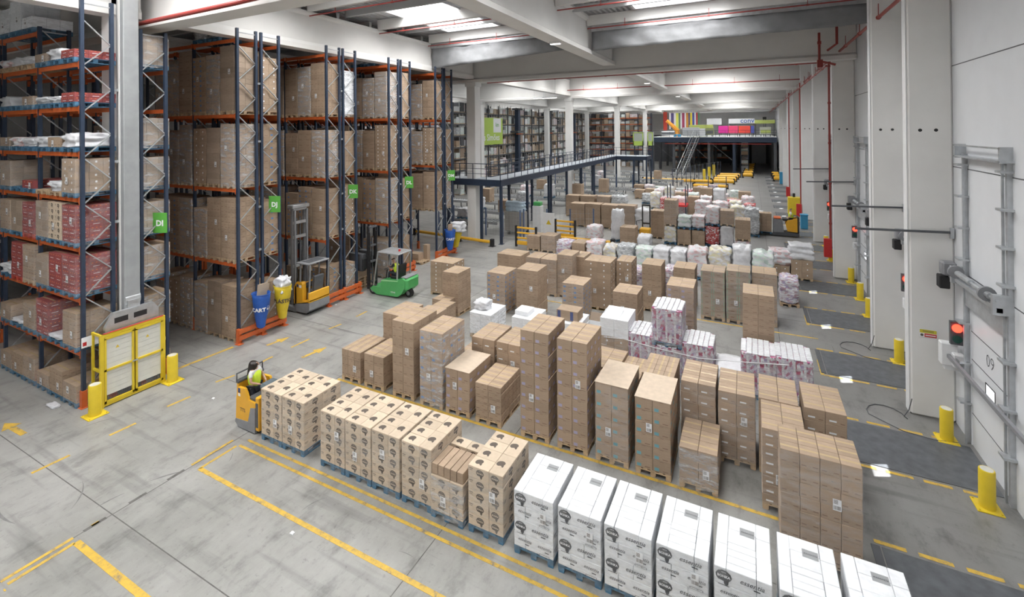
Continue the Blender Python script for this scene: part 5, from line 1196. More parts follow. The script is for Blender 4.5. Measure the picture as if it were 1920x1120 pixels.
for z in (.5, 1.9, 3.2, zt-.75, zt-.15): b = MB(); b.box(-.46, -.3, .2, .9, z, z+.12); b.build('mast_tie', M['galv'], t)
b = MB(); b.bbox(-.62, -.22, .1, 1.0, zt-.05, zt+.12, .03); b.build('mast_head', M['galv'], t)
b = MB()
for y in (.42, .62): b.cyl((-.4, y, .4), (-.4, y, zt-.5), .035, 8)
b.build('lift_cylinder', M['dgrey'], t)
for y in (.0, .9): b = MB(); b.bbox(-1.6, .05, y, y+.18, .04, .26, .02); b.build('straddle_leg', M['grey'], t)
for y in (.3, .7): b = MB(); b.bbox(-1.75, -.55, y, y+.1, .3, .34, .005); b.build('fork', M['dgrey'], t)
wheel(t, L-.3, .2, .13, .1); wheel(t, -1.4, .09, .12, .1)
b = MB(); b.box(.12, .24, -.004, 0, 1.18, 1.3); b.box(.28, .42, -.004, 0, 1.16, 1.28, 1); b.build('sticker', [mat('sticker_navy', (.03, .05, .15), .4, var=0), M['paper']], t)
# green counterbalance truck
OX, OY = -16.95, 17.45; t = thing('forklift', 'green three-wheel forklift with silver overhead guard before rack DK and DL', 'forklift', (OX, OY, 0))
def gp(b, pts, y0, y1, m=0): plate(b, pts, 660, 420, 7.47, OY, y0, y1, m, (OX, 0, 0))
b = MB(); gp(b, [(250, 900), (300, 860), (345, 885), (405, 905), (405, 790), (440, 785), (640, 803), (700, 770), (740, 800), (735, 900), (690, 985), (640, 1025), (345, 985)], 0, 1.02); b.build('body', M['lgreen'], t, fix=True)
xr = at(660+735/7.47, 530, OY).x-OX
b = MB(); b.bbox(xr-.35, xr+.12, .04, .98, .42, 1.0, .1); b.build('counterweight', M['lgreen'], t)
b = MB(); gp(b, [(405, 788), (440, 783), (640, 800), (640, 812), (405, 800)], -.012, 0); b.box(xr-.3, xr+.05, .1, .92, 1.0, 1.03, 1); b.build('trim_strip', [mat('pale_green', (.35, .70, .35), .4, var=0), M['grey']], t, fix=True)
xf = at(660+300/7.47, 540, OY).x-OX; xs = at(660+640/7.47, 540, OY).x-OX
b = MB(); b.bbox(xf+.02, xs-.35, .08, .94, .28, .34, .01); b.build('floor_plate', M['black'], t)
b = MB(); b.bbox(xs-.72, xs-.22, .25, .8, .82, .95, .04); b.prism([(xs-.28, .9), (xs-.16, .9), (xs-.08, 1.5), (xs-.18, 1.52)], 'y', .27, .78); b.build('seat', M['black'], t, fix=True)
for y in (.03, .99):
    b = MB(); b.bar((xf, y, .45), (xf+.28, y, 2.1), .06, .05); b.build('guard_post', M['galv'], t)
    b = MB(); b.bar((xs-.05, y, .9), (xs-.02, y, 2.1), .06, .05); b.build('guard_post', M['galv'], t)
b = MB(); b.bbox(xf+.24, xs+.04, 0, 1.02, 2.06, 2.13, .03); b.build('overhead_guard', M['galv'], t)
b = MB(); b.cyl((xs-.3, .5, 2.13), (xs-.3, .5, 2.22), .05, 12); b.build('beacon', M['redc'], t)
b = MB(); b.cyl((xf+.3, .5, .4), (xf+.45, .5, 1.15), .03, 8); b.tube([(xf+.47+.15*math.cos(a), .5+.16*math.sin(a), 1.17) for a in [i*.63 for i in range(11)]], .014, 6); b.build('steering_wheel', M['black'], t)
wheel(t, at(660+288/7.47, 548, OY).x-OX, .1, .24, .18); wheel(t, at(660+288/7.47, 548, OY).x-OX, .92, .24, .18); wheel(t, xr-.12, .5, .2, .22)
zm = at(712, 425, OY+.5).z
for y in (.24, .72): b = MB(); b.bbox(-.32, -.2, y, y+.08, .1, zm, .01); b.bbox(-.2, -.12, y+.01, y+.07, .1, zm-.3, .005); b.build('mast_rail', M['black'], t)
for z in (.4, 1.4, 2.2, zm-.1): b = MB(); b.box(-.3, -.15, .25, .8, z, z+.08); b.build('mast_tie', M['dgrey'], t)
b = MB(); b.cyl((-.22, .52, .3), (-.22, .52, zm-.6), .04, 8); b.build('lift_cylinder', M['dgrey'], t)
b = MB(); b.bbox(-.42, -.32, .0, 1.0, 1.1, 1.65, .02); b.build('carriage', M['black'], t)
for y in (.05, .72): b = MB(); b.bbox(-1.35, -.42, y, y+.25, 1.0, 1.85, .02); b.build('clamp_arm', M['dgrey'], t)
b = MB(); b.mesh(text('CESAB', .1, 0, .001), onface(xs-.3, -.003, .28, '-y')); b.build('lettering', M['paper'], t)
L2 = 'driver in a yellow vest and dark sleeves seated leaning forward in the green forklift'
LOOK[L2] = R(-10)
P2 = dict(pel=(0, 0, .0), sp=(.06, 0, .2), ch=(.16, 0, .39), nk=(.23, 0, .5), hd=(.29, 0, .58), ht=(.32, 0, .67), sl=(.15, .17, .43), el=(.3, .22, .2), wl=(.48, .1, .27), sr=(.15, -.17, .43), er=(.3, -.24, .2), wr=(.48, -.12, .26), hl=(.02, .09, -.01), kl=(.44, .12, .04), al=(.5, .12, -.42), tl=(.63, .13, -.46), hr=(.02, -.09, -.01), kr=(.44, -.12, .04), ar=(.5, -.12, -.42), tr=(.63, -.13, -.46))
person(L2, (OX+xs-.42, OY+.52, 1.04), R(180), P2, hair='short', shirt='cloth')
for i in range(4): o = thing('empty_pallet', 'wooden pallet in the pile under the forklift clamp, %s from the floor' % ORD[i], 'pallet', (-18.1, 18.0, i*.146)); inst('boards', pallet_mesh(.8, 1.0, 'wood'), o)
o = thing('kraft_carton', 'kraft carton on the pile of pallets under the forklift clamp', 'carton', (-18.1, 18.0, .586)); inst('box', carton_mesh('plain', .75, .9, .42, ('-y', '+x', 'top'), 1), o)
# far amber truck with driver
Yt = 39.6
x0 = at(1450, 440, Yt).x; x1 = at(1499, 440, Yt).x; t = thing('pallet_truck', 'far amber and grey ride-on pallet truck in the lane by the dock wall', 'pallet truck', (x0, Yt, 0)); L = x1-x0
b = MB(); b.prism([(0, .08), (L, .08), (L, .3), (L*.5, .35), (0, .3)], 'y', 0, .85); b.build('lower_skirt', M['dgrey'], t, fix=True)
b = MB(); b.prism([(0, .3), (L*.42, .33), (L*.36, 1.2), (0, 1.3)], 'y', 0, .85); b.build('battery_box', M['grey'], t, fix=True)
b = MB(); b.prism([(L*.55, .42), (L*.93, .38), (L*.93, 1.4), (L*.55, 1.2), (L*.48, .95)], 'y', 0, .08); b.prism([(L*.55, .42), (L*.93, .38), (L*.93, 1.4), (L*.55, 1.2), (L*.48, .95)], 'y', .77, .85); b.build('side_panel', M['amber'], t, fix=True)
b = MB(); b.bbox(L*.93, L, 0, .85, .3, 1.5, .04); b.build('back_cushion', M['black'], t)
b = MB(); b.box(.05, L*.3, .0, .85, 1.3, 1.36); b.build('orange_edge', M['orange'], t)
b = MB(); b.bbox(L*.36, L*.6, .1, .75, 1.15, 1.32, .05); b.build('console', M['black'], t)
for y in (.1, .6): b = MB(); b.bbox(-2.0, 0, y, y+.16, .05, .12, .01); b.build('fork', M['dgrey'], t)
load(x0-.75, Yt+.45, 1.3, .85, 1.35, 'plain', 'kraft carton load with pale film top carried by the far amber truck', 'bluep', z=.13, lump=None, grid=(4, 2, 5), lab=False)
L3 = 'driver in a yellow vest riding the far amber truck by the dock wall'; LOOK[L3] = 0
person(L3, (x0+L*.7, Yt+.42, .38), R(180), {}, hair='short')
# small stacker
Ys = 33.4; q = at(1208, 452, Ys); t = thing('stacker_truck', 'small amber stacker truck with twin black mast standing among the loads', 'stacker', (q.x, Ys, 0))
b = MB(); b.bbox(-.35, .35, 0, .7, .1, 1.0, .05); b.build('body', M['amber'], t)
b = MB(); b.bbox(-.45, .45, -.1, .8, .06, .4, .03); b.build('chassis', M['dgrey'], t)
for x in (-.3, .22): b = MB(); b.bbox(x, x+.08, .72, .82, .1, 2.6, .01); b.build('mast_rail', M['black'], t)
b = MB()
for z in (1.2, 2.5): b.box(-.3, .3, .74, .8, z, z+.1)
b.build('mast_tie', M['black'], t)
b = MB(); b.tube([(-.5, .1, .9), (-.55, .1, 1.5), (-.2, .1, 1.6), (0, .1, 1.3)], .03, 8); b.build('tiller', M['black'], t, smooth=True)
L4 = 'person in a yellow vest standing far off behind the low pink loads'; q = at(1295, 372, 48.9); LOOK[L4] = 0
person(L4, (q.x, 48.9, 0), R(90), {}, hair='short', s=1.06)
# scooter-like handle behind the mixed row
q = at(1470, 462, 32.5); t = thing('hand_pallet_truck', 'hand pallet truck with an upright dark handle beyond the right end of the mixed row', 'hand truck', (q.x, 32.5, 0))
for y in (-.2, .2): b = MB(); b.bbox(-1.1, .1, y-.08, y+.08, .05, .11, .01); b.build('fork', M['dgrey'], t)
b = MB(); b.bbox(.1, .3, -.25, .25, .08, .5, .03); b.build('pump', M['dgrey'], t)
b = MB(); b.tube([(.2, 0, .4), (.35, 0, 1.1)], .025, 8); b.tube([(.35, -.18, 1.1), (.35, .18, 1.1)], .03, 8); b.build('handle', M['black'], t)
# ------------------------------------------------------------------ walkway on steel columns
ZC = 4.45
t = thing('walkway', 'raised navy steel walkway with railings on columns left of the middle of the hall', 'walkway', (0, 0, 0))
YE = 60.6
xc = at(1212, 290, YE).x
DECKS = [(-20.2, -15.75, 28.9, 30.4), (-17.3, -15.75, 30.4, YE), (-17.3, xc, YE, YE+3)]
for a in DECKS: b = MB(); b.box(*a, ZC, ZC+.06); b.build('deck', mat('walkway_deck', (.33, .36, .40), .6, var=.05), t)
def chan(p, q): b = MB(); b.bar(p, q, .1, .42); b.bar((p[0], p[1], p[2]+.2), (q[0], q[1], q[2]+.2), .16, .05); b.bar((p[0], p[1], p[2]-.2), (q[0], q[1], q[2]-.2), .16, .05); b.build('edge_beam', M['navy'], t)
for p, q in (((-20.2, 28.9), (-15.7, 28.9)), ((-15.7, 28.9), (-15.7, YE)), ((-17.3, 30.4), (-17.3, YE+3)), ((-15.7, YE), (xc, YE)), ((xc, YE), (xc, YE+3)), ((-20.2, 30.4), (-17.3, 30.4))): chan((*p, ZC-.18), (*q, ZC-.18))
_m = {}
def rail(p, q, step=1.15, z=ZC+.06, m='navy', par=None):
    p, q = Vector(p), Vector(q); L = (q-p).length; n = max(1, round(L/step))
    for i in range(n+1):
        c = p.lerp(q, i/n)
        if 'post' not in _m: b = MB(); b.box(-.02, .02, -.02, .02, 0, 1.1); _m['post'] = b.data('railing_post', [M[m]])
        inst('railing_post', _m['post'], par or t, (c.x, c.y, z))
    for h in (.38, .74, 1.1):
        b = MB(); b.bar((p.x, p.y, z+h), (q.x, q.y, z+h), .03 if h < 1 else .045, .03 if h < 1 else .045); b.build('handrail', M[m], par or t)
for p, q in (((-20.2, 28.9), (-15.7, 28.9)), ((-15.7, 28.9), (-15.7, YE)), ((-15.7, YE), (xc, YE)), ((-17.3, 30.4), (-17.3, YE+3)), ((xc, YE), (xc, YE+3))): rail((*p, 0), (*q, 0))
cols = [(x, y) for y in (29.0, 33.3, 37.7, 42.1, 46.5, 50.9, 55.3, 60.6) for x in (-15.7, -17.3)]+[(-20.1, 28.95)]+[(xx, yy) for yy in (YE, YE+3) for xx in (xc, xc-1.6)]
cm = MB(); cm.box(-.09, .09, -.08, .08, 0, ZC-.38); cm.box(-.16, .16, -.16, .16, 0, .02); cmd = cm.data('support_column', [M['navy']])
for x, y in cols: inst('support_column', cmd, t, (x, y, 0))
# yellow kerb barrier
def barrier(p, q, lab, z=.28, r=.11, posts=2, m='yeld', tilt=None):
    t = thing('impact_barrier', lab, 'barrier', (p[0], p[1], 0)); d = Vector((q[0]-p[0], q[1]-p[1], 0)); b = MB(); b.tube([(0, 0, z), (d.x, d.y, z)], r, 12); b.build('rail', M[m], t, smooth=True)
    for i in range(posts):
        c = d*(i/(posts-1)); b = MB(); b.bbox(c.x-.13, c.x+.13, c.y-.13, c.y+.13, 0, z+r+.12, .03); b.box(c.x-.2, c.x+.2, c.y-.2, c.y+.2, 0, .02); b.build('post', M['black'], t)
barrier((-19.6, 28.6), (-23.2, 28.9), 'yellow tube barrier on black posts left of the nearest concrete column')
barrier((-18.9, 28.5), (-16.0, 28.2), 'yellow tube barrier on black posts right of the nearest concrete column')
barrier((-12.6, 31.5), (-8.5, 31.6), 'yellow tube barrier on black posts behind the low mixed loads')
for i, (px, Y) in enumerate(((968, 28.9), (1042, 32.2))):
    q = at(px, 460, Y); t = thing('barrier_gate', 'yellow and black three-bar barrier gate %s' % ('at the left before the kraft loads' if i == 0 else 'behind the low mixed loads'), 'gate', (q.x, Y, 0))
    for x in (0, 1.5): b = MB(); b.bbox(x-.07, x+.07, -.07, .07, 0, 1.45, .02); b.build('post', M['black'], t)
    for z in (.15, .55, .9, 1.25): b = MB(); b.bbox(.07, 1.43, -.04, .04, z, z+(.26 if z < .2 else .12), .02); b.build('rail', M['yeld'], t)
# mesh fences
def fence(p, q, h, lab, step=2.0, cell=(.5, .5), m='fence', z=0, wire=.02, group=None, wm='galv'):
    t = thing('mesh_fence', lab, 'fence', (p[0], p[1], 0), 0, group); d = Vector((q[0]-p[0], q[1]-p[1], 0)); L = d.length; n = max(1, round(L/step)); u = d/L
    for i in range(n+1): c = d*(i/n); b = MB(); b.box(c.x-.04, c.x+.04, c.y-.04, c.y+.04, 0, h); b.build('post', M[m], t)
    b = MB(); k = 0
    zz = .15
    while zz < h: b.bar((0, 0, zz), (d.x, d.y, zz), wire, wire); zz += cell[1]
    s = 0
    while s < L: c = u*s; b.bar((c.x, c.y, .1), (c.x, c.y, h), wire, wire); s += cell[0]
    b.build('wire_mesh', M[wm], t); return t
fence((-22.5, 31.0), (-15.2, 31.0), 2.1, 'blue post mesh fence before the conveyors left of the middle', 1.6, (.25, .3), wire=.008)
fence((-15.2, 31.6), (-10.5, 33.8), 2.1, 'blue post mesh fence behind the yellow gates', 1.5, (.3, .4), wire=.008)
fence((-32, 48.5), (-32, 97), 11.6, 'very tall wire mesh screen before the far left racks', 3.4, (.8, 1.2), 'galv', wire=.055, wm='wmetal')
fence((-24, 60), (-13.5, 60.2), 2.2, 'dark mesh fence under the far part of the walkway', 2.2, (.5, .5), wire=.012)
# green banner on the tall screen
q0, q1 = atx(880, 222, -31.8), atx(942, 222, -31.8); zt, zb = q1.z, atx(942, 270, -31.8).z
t = thing('banner', 'lime green banner with white lettering on the tall mesh screen', 'banner', (-31.8, q0.y, zb)); w = q1.y-q0.y
b = MB(); b.box(-.02, .02, 0, w, 0, zt-zb); b.build('sheet', M['lime'], t)
b = MB(); b.box(.021, .03, w-2.7, w-.5, (zt-zb)*.45, (zt-zb)*.99); b.build('white_panel', M['paper'], t)
b = MB(); b.mesh(text('Luís Simões', 1.25, 0, .02), onface(.03, w*.56, (zt-zb)*.26, '+x')); b.build('lettering', M['paper'], t)
b = MB(); b.mesh(text('km', .8, 0, .01), onface(.035, w-1.6, (zt-zb)*.74, '+x')); b.build('panel_lettering', M['signg'], t)
b = MB(); b.box(.021, .03, .6, 3.3, .3, 2.3); b.build('white_emblem', M['paper'], t)
# far racks: frames as one thing each, goods as stuff nobody could count
GP = [M['kraft'], M['kraftd'], M['white'], M['redw'] if 'redw' in M else G['pink'], G['grey'], G['mint'], M['kraft2'], M['dgrey']]
def farrack(lab, p, q, d, levels, H, goods_lab, seed, bw=2.8, dens=.85, col=('orange', 'navy'), hmax=1.25):
    """rack along p->q, depth d to the left of the direction"""
    t = thing('pallet_rack', lab, 'rack', (p[0], p[1], 0)); D = Vector((q[0]-p[0], q[1]-p[1], 0)); L = D.length; u = D/L; nv = Vector((-u.y, u.x, 0)); n = round(L/bw); r = random.Random(seed)
    b = MB()
    for i in range(n+1):
        for k in (0, 1): c = u*(L*i/n)+nv*d*k; b = MB(); b.box(c.x-.06, c.x+.06, c.y-.06, c.y+.06, 0, H); b.build('upright', M[col[1]], t)
    for z in levels:
        for k in (0, 1): b = MB(); c = nv*d*k; b.bar((c.x, c.y, z-.07), (c.x+D.x, c.y+D.y, z-.07), .06, .15); b.build('beam', M[col[0]], t)
    g = MB()
    for z in [0]+list(levels):
        s = .15
        while s < L-.9:
            if r.random() < dens:
                w = r.uniform(.7, .9); h = hmax*r.uniform(.35, 1); c0 = u*s; c1 = u*(s+w)+nv*(d*.95); x0, x1 = sorted((p[0]+c0.x, p[0]+c1.x)); y0, y1 = sorted((p[1]+c0.y, p[1]+c1.y)); m = r.randrange(8)
                g.box(x0, x1, y0, y1, z+.14, z+.14+h, m); g.box(x0, x1, y0+.02, y1-.02, z+.01, z+.13, 6)
            s += .93
    o = g.build('rack_goods', GP); tag(o, goods_lab, 'rack goods', None, 'stuff'); return t
lv = [1.7+1.42*i for i in range(7)]
farrack('far orange rack facing the camera beyond the columns', (-37, 100), (-18.6, 100), 1.2, [2.4+1.33*i for i in range(7)], 11.4, 'rows of small boxes and packs on the far orange rack facing the camera', 3, hmax=1.05, dens=.95)
farrack('rack directly behind the tall mesh screen', (-33.2, 98), (-33.2, 47), 1.3, lv, 11.4, 'mixed goods on the rack behind the tall mesh screen', 5, dens=.9, col=('dgrey', 'dgrey'))
for i, y in enumerate((33, 38, 43)):
    farrack('background rack running left behind the nearest concrete column, %s one' % ORD[i], (-27.2-2.2*i, y), (-44, y), -1.1, [1.7+1.42*k for k in range(7)], 11.4, 'goods on the %s background rack behind the nearest concrete column' % ORD[i], 8+i, dens=.8, col=('orange', 'navy'))
for i, y in enumerate((63, 75, 88)):
    t = thing('crane_mast', 'dark stacker crane mast behind the tall mesh screen, %s from the left' % ORD[i], 'crane', (-31.2, y, 0))
    b = MB(); b.box(-.3, .3, -.35, .35, 0, 11.2); b.build('mast', M['navy'], t)
    b = MB(); b.box(-.6, .6, -1.2, 1.2, 7.6, 7.9); b.box(-.5, .5, -.8, .8, 11.0, 11.25); b.box(-.5, .5, -1, 1, 0, .4); b.build('platform', M['dgrey'], t)
    b = MB(); b.box(.31, .33, -1.1, 1.1, 7.35, 7.5); b.build('orange_strip', M['orange'], t)
# conveyors
def conveyor(x0, x1, y, lab, w=1.1, z=.75, loads=(), along='x'):
    t = thing('roller_conveyor', lab, 'conveyor', (x0, y, 0)); L = x1-x0
    b = MB()
    for yy in (0, w): b.box(0, L, yy-.03, yy+.03, z-.22, z)
    b.build('side_frame', M['galv'], t)
    for i in range(int(L/2)+1):
        b = MB(); x = min(L-.1, i*2.0+.05)
        for yy in (0, w): b.box(x, x+.08, yy-.03, yy+.03, 0, z-.22)
        b.build('leg', M['dgrey'], t)
    b = MB(); x = .1
    while x < L: b.cyl((x, .03, z-.05), (x, w-.03, z-.05), .035, 6); x += .3
    o = b.build('rollers', M['galv'], t); o['kind'] = 'stuff'
    return t
for i, (x0, x1, y) in enumerate(((-23.5, -17.9, 32.4), (-26, -18.5, 36.5), (-29, -18.5, 41), (-29, -14, 45.8), (-29, -13, 52.5), (-30, -12, 57), (-30, -10, 64.5), (-29, -8.5, 69), (-28, -9, 75.5), (-28, -7, 81))):
    conveyor(x0, x1, y, 'grey roller conveyor behind the walkway columns, %s line from the camera' % ORD[i])
cg = [(-21.2, 32.9, 'white', .7), (-19.6, 37, 'plain', .9), (-22.4, 37, 'white', 1.0), (-20, 41.5, 'grey', 1.1), (-24, 41.5, 'plain', 1.2), (-16, 46.3, 'plain', 1.5), (-19.2, 46.3, 'white', 1.3), (-22, 46.3, 'pink', 1.1), (-15.2, 53, 'plain', 1.4), (-19.4, 53, 'mint', 1.2), (-23, 53, 'plain', 1.0), (-17.5, 57.6, 'white', 1.3), (-21, 57.6, 'plain', 1.4), (-14.4, 65, 'grey', 1.2), (-19, 65, 'pink', 1.2), (-12, 69.6, 'plain', 1.1)]
for i, (x, y, g, h) in enumerate(cg):
    lab = '%s load on a conveyor behind the walkway, %s from the camera' % (CLN[g], ORD[i])
    if g == 'plain': load(x, y, .95, 1.0, h, 'plain', lab, 'wood', z=.752, grid=(2, 2, 4), lab=False)
    else: load(x, y, .95, 1.0, h, 'plain', lab, 'bluep', z=.752, lump=G[g], lab=False)
# machines between the fence posts
q = at(985, 420, 34.0)
t = thing('wrapping_machine', 'pale wrapping machine cabinet with a green top among the conveyors', 'machine', (at(1009, 430, 33.5).x, 33.5, 0))
b = MB(); b.bbox(-.35, .35, -.3, .3, 0, 2.1, .03); b.build('cabinet', M['wmetal'], t)
b = MB(); b.bbox(-.3, .3, -.25, .25, 2.1, 2.4, .05); b.build('green_top', M['lgreen'], t)
t = thing('machine_housing', 'grey machine housing with a pale blue film bundle on it among the conveyors', 'machine', (at(967, 420, 32.6).x, 32.6, 0))
b = MB(); b.bbox(-.85, .85, -.3, .3, .2, 1.7, .03); b.build('housing', mat('taupe_metal', (.38, .36, .33), .5, var=.05), t)
o = thing('film_bundle', 'pale blue wrapped bundle on the grey machine housing', 'bundle', (at(967, 420, 32.6).x, 32.6, 1.702)); inst('wrapped_goods', lump_mesh(1.5, .6, .75, 2, mat('pale_blue_film', (.50, .62, .72), .3, var=.1)), o)
t = thing('warning_panel', 'pale panel with a yellow warning triangle on the fence behind the yellow gates', 'sign', (at(1030, 430, 32).x, 31.9, 0))
b = MB(); b.bbox(-.45, .45, -.03, .03, .2, 1.9, .01); b.build('panel', M['wmetal'], t)
b = MB(); b.add([(-.2, -.032, 1.05), (.2, -.032, 1.05), (0, -.032, 1.4)], [(0, 1, 2)]); b.build('warning_triangle', M['yellow'], t)
# rack-like trolley frames among the far loads
t = thing('post_frame', 'open dark steel frame of four tall posts on a red base among the far loads', 'frame', (-6.6, 43.0, 0))
for x, y in ((0, 0), (1.5, 0), (0, 1.6), (1.5, 1.6)): b = MB(); b.box(x-.04, x+.04, y-.04, y+.04, .3, 3.0); b.build('post', M['navy'], t)
b = MB(); b.box(-.1, 1.6, -.05, 1.65, 1.2, 1.35); b.build('base', M['redc'], t)
b = MB(); b.box(-.1, 1.6, -.05, 1.65, 0, .12); b.build('foot_frame', M['dgrey'], t)
fence((-8, 56.5), (-2.5, 57.5), 2.6, 'dark post fence among the far loads before the yellow barriers', 1.6, (1.6, 1.2), 'navy', wire=.02)
fence((-9.5, 66), (-4.5, 84), 2.6, 'dark railing fence leading to the mezzanine', 1.6, (1.6, 1.2), 'navy', wire=.02)
# far yellow barriers
barrier((-14.8, 73), (-5, 73.2), 'long yellow tube barrier across the hall before the mezzanine', .35, .22, 5)
barrier((-7, 67.5), (-2.8, 67.6), 'nearer yellow tube barrier behind the far loads', .35, .22, 2)
for i, y in enumerate((73.6, 77, 80.5, 84)): barrier((-5.2+.2*i, y), (-2.2+.2*i, y+.1), 'yellow tube barrier in the ladder of barriers, %s from the camera' % ORD[i], .4, .28, 2)
for i, y in enumerate((74.5, 79, 84)): bollard(-6.2+.35*i, y, 2.0, 'tall yellow bollard beside the ladder of barriers, %s from the camera' % ORD[i], .2)
for i in range(6): barrier((-1.2+.35*i*.3, 84+4.5*i), (.2+.1*i, 84+4.5*i), 'small yellow barrier along the left edge of the far corridor, %s from the camera' % ORD[i], .5, .3, 2)
for i in range(3): barrier((3.0, 80+4*i), (4.0, 80+4*i), 'small yellow barrier at the right edge of the far corridor, %s from the camera' % ORD[i], .5, .3, 2)
# ------------------------------------------------------------------ mezzanine at the far end
ZM = 6.5
t = thing('mezzanine', 'dark steel mezzanine deck with railing at the far end of the hall', 'mezzanine', (0, 0, 0))
b = MB(); b.box(-16.4, 3.88, 89, 119, ZM-.08, ZM); b.build('deck', M['wmetal'], t)
b = MB(); b.box(-16.4, 3.88, 88.9, 89.2, ZM-.95, ZM-.08); b.build('edge_beam', M['navy'], t)
for y in (94, 99, 104, 109, 114): b = MB(); b.box(-16.4, 3.88, y, y+.3, ZM-.8, ZM-.08); b.build('deck_beam', M['navy'], t)
for x in (-16.2, -12.5, -9.9, -6.6, -2.6, 3.6):
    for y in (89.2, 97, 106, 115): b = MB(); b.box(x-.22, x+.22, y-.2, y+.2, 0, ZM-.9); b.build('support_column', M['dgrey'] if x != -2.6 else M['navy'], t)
p_, q_ = Vector((-16.3, 89, 0)), Vector((3.8, 89, 0))
rail(p_, q_, 1.6, ZM, 'navy', t)
for x, x2 in ((-16.2, -12.5), (-9.9, -6.6), (-6.4, -2.8)):
    b = MB(); b.bar((x, 89.3, ZM-1), (x2, 89.3, 2.4), .09, .09); b.build('brace', M['dgrey'], t)
b = MB(); b.bar((-14, 88.7, 5.3), (3, 88.7, 5.3), .12, .12); tag(b.build('sprinkler_pipe', M['red_pipe']), 'red pipe running below the edge of the mezzanine', 'pipe')
o = struct(inst('wall_under_mezzanine', (lambda b: (b.box(-61, 4.8, 119.2, 119.6, 0, ZM), b.data('wall_under_mezzanine', [M['dgrey']]))[1])(MB())))  # dark sheet before the pale back wall, its colour giving the gloom below
b = MB(); b.box(.1, 3.0, 119.05, 119.19, 0, 4.4); struct(b.build('door_40', M['wpanel']))
# storage under the mezzanine
farrack('dark rack under the mezzanine left of the far corridor', (-1.6, 119), (-1.6, 92), 1.2, [1.6, 3.2, 4.6], 5.4, 'boxes on the rack beside the far corridor under the mezzanine', 31, dens=.7, hmax=1.0)
farrack('dark rack deep under the left part of the mezzanine', (-16, 112), (-4, 112), 1.2, [1.6, 3.2, 4.6], 5.4, 'boxes on the rack deep under the mezzanine', 32, dens=.6, hmax=1.0)
# stairs up to the mezzanine
a_, c_ = Vector((-10.2, 78, 0)), Vector((-8.6, 88.8, ZM)); t = thing('stairs', 'long steel staircase with light handrail rising to the mezzanine', 'stairs', (0, 0, 0))
for s in (-.5, .5): b = MB(); b.bar((a_.x+s, a_.y, .1), (c_.x+s, c_.y, ZM), .08, .3); b.build('stringer', M['dgrey'], t); b = MB(); b.bar((a_.x+s, a_.y, 1.1), (c_.x+s, c_.y, ZM+1.1), .05, .05); b.build('handrail', M['galv'], t)
for i in range(24): c = a_.lerp(c_, (i+.5)/24); b = MB(); b.box(c.x-.48, c.x+.48, c.y-.15, c.y+.15, c.z, c.z+.04); b.build('tread', M['galv'], t)
# things on the mezzanine
def onm(name, lab, cat, px0, px1, y0, y1, Y, d, m, m2=None, part='body'):
    a, c = at(px0, y1, Y), at(px1, y0, Y); z0 = max(ZM, a.z); h = max(.3, c.z-z0)
    t = thing(name, lab, cat, (a.x, Y, ZM)); b = MB(); b.bbox(0, c.x-a.x, 0, d, z0-ZM+.001, z0-ZM+h, .05); b.build(part, m, t)
    if z0-ZM > .3: b = MB(); [b.box(x, x+.1, 0.1, .2, 0, z0-ZM) for x in (0.1, c.x-a.x-.2)]; b.build('leg', M['dgrey'], t)
    if m2: b = MB(); b.bbox(.1, c.x-a.x-.1, -.05, .0, z0-ZM+.2, z0-ZM+h*.6, .02); b.build('front_panel', m2, t)
    return t
cmat = lambda n, c: mat(n, c, .5, var=.05)
YG = cmat('machine_lime', (.50, .58, .16)); OR = cmat('robot_orange', (.75, .32, .04))
onm('machine_cover', 'long lime green machine cover on the mezzanine behind grey cabinets', 'machine', 1292, 1336, 234, 247, 93, 2, YG)
onm('cabinet', 'pale grey cabinet block on the mezzanine near its middle', 'cabinet', 1280, 1310, 239, 255, 90.5, 1.5, cmat('pale_grey_cabinet', (.48, .50, .53)), M['galv'])
onm('cabinet', 'second pale grey cabinet on the mezzanine, right of the first', 'cabinet', 1311, 1322, 241, 255, 90.5, 1.5, cmat('pale_grey_cabinet', (.52, .54, .56)))
onm('machine_block', 'dark olive machine between the grey cabinets and the magenta stacks on the mezzanine', 'machine', 1324, 1338, 240, 253, 91, 1.5, cmat('olive', (.22, .24, .12)), M['dgrey'])
for i, (a, c, m) in enumerate(((1347, 1365, (.62, .03, .28)), (1366, 1384, (.70, .06, .16)), (1385, 1407, (.72, .07, .05)), (1408, 1414, (.08, .10, .4)))):
    onm('crate_stack', '%s block in the bright row on the mezzanine' % ('magenta', 'crimson', 'red', 'blue')[i], 'crate stack', a, c, 236, 250, 92, 1.2, cmat('bright_%d' % i, m), None, 'crates')
onm('machine_cover', 'lime green overhead machine hood at the right end of the mezzanine', 'machine', 1415, 1453, 225, 232, 90.5, 2, YG)
onm('machine_block', 'pale machine under the lime hood at the right end of the mezzanine', 'machine', 1425, 1446, 238, 252, 90.8, 1.4, cmat('pale_machine', (.55, .57, .50)), YG)
onm('projector_box', 'small black box above the lime hood on the mezzanine', 'box', 1430, 1437, 219, 224, 91, .6, M['black'])
onm('wall_panel', 'white panel sign at the back of the mezzanine left of the lettered one', 'sign', 1325, 1353, 222, 234, 112, .1, M['paper'])
s_ = onm('lettered_panel', 'white panel sign with faint green and blue letters at the back of the mezzanine', 'sign', 1366, 1415, 222, 232, 112, .1, M['paper'])
b = MB(); b.mesh(text('logistic', 1.1), onface(2.2, -.03, 3.6, '-y')); b.build('green_lettering', M['signg'], s_) if 0 else None
a_ = at(1366, 227, 112); c_ = at(1415, 227, 112)
b = MB(); b.mesh(text('conv', 1.4, 0, .01), onface((c_.x-a_.x)*.72, -.03, a_.z-ZM, '-y')); b.build('blue_lettering', M['bluec'], s_)
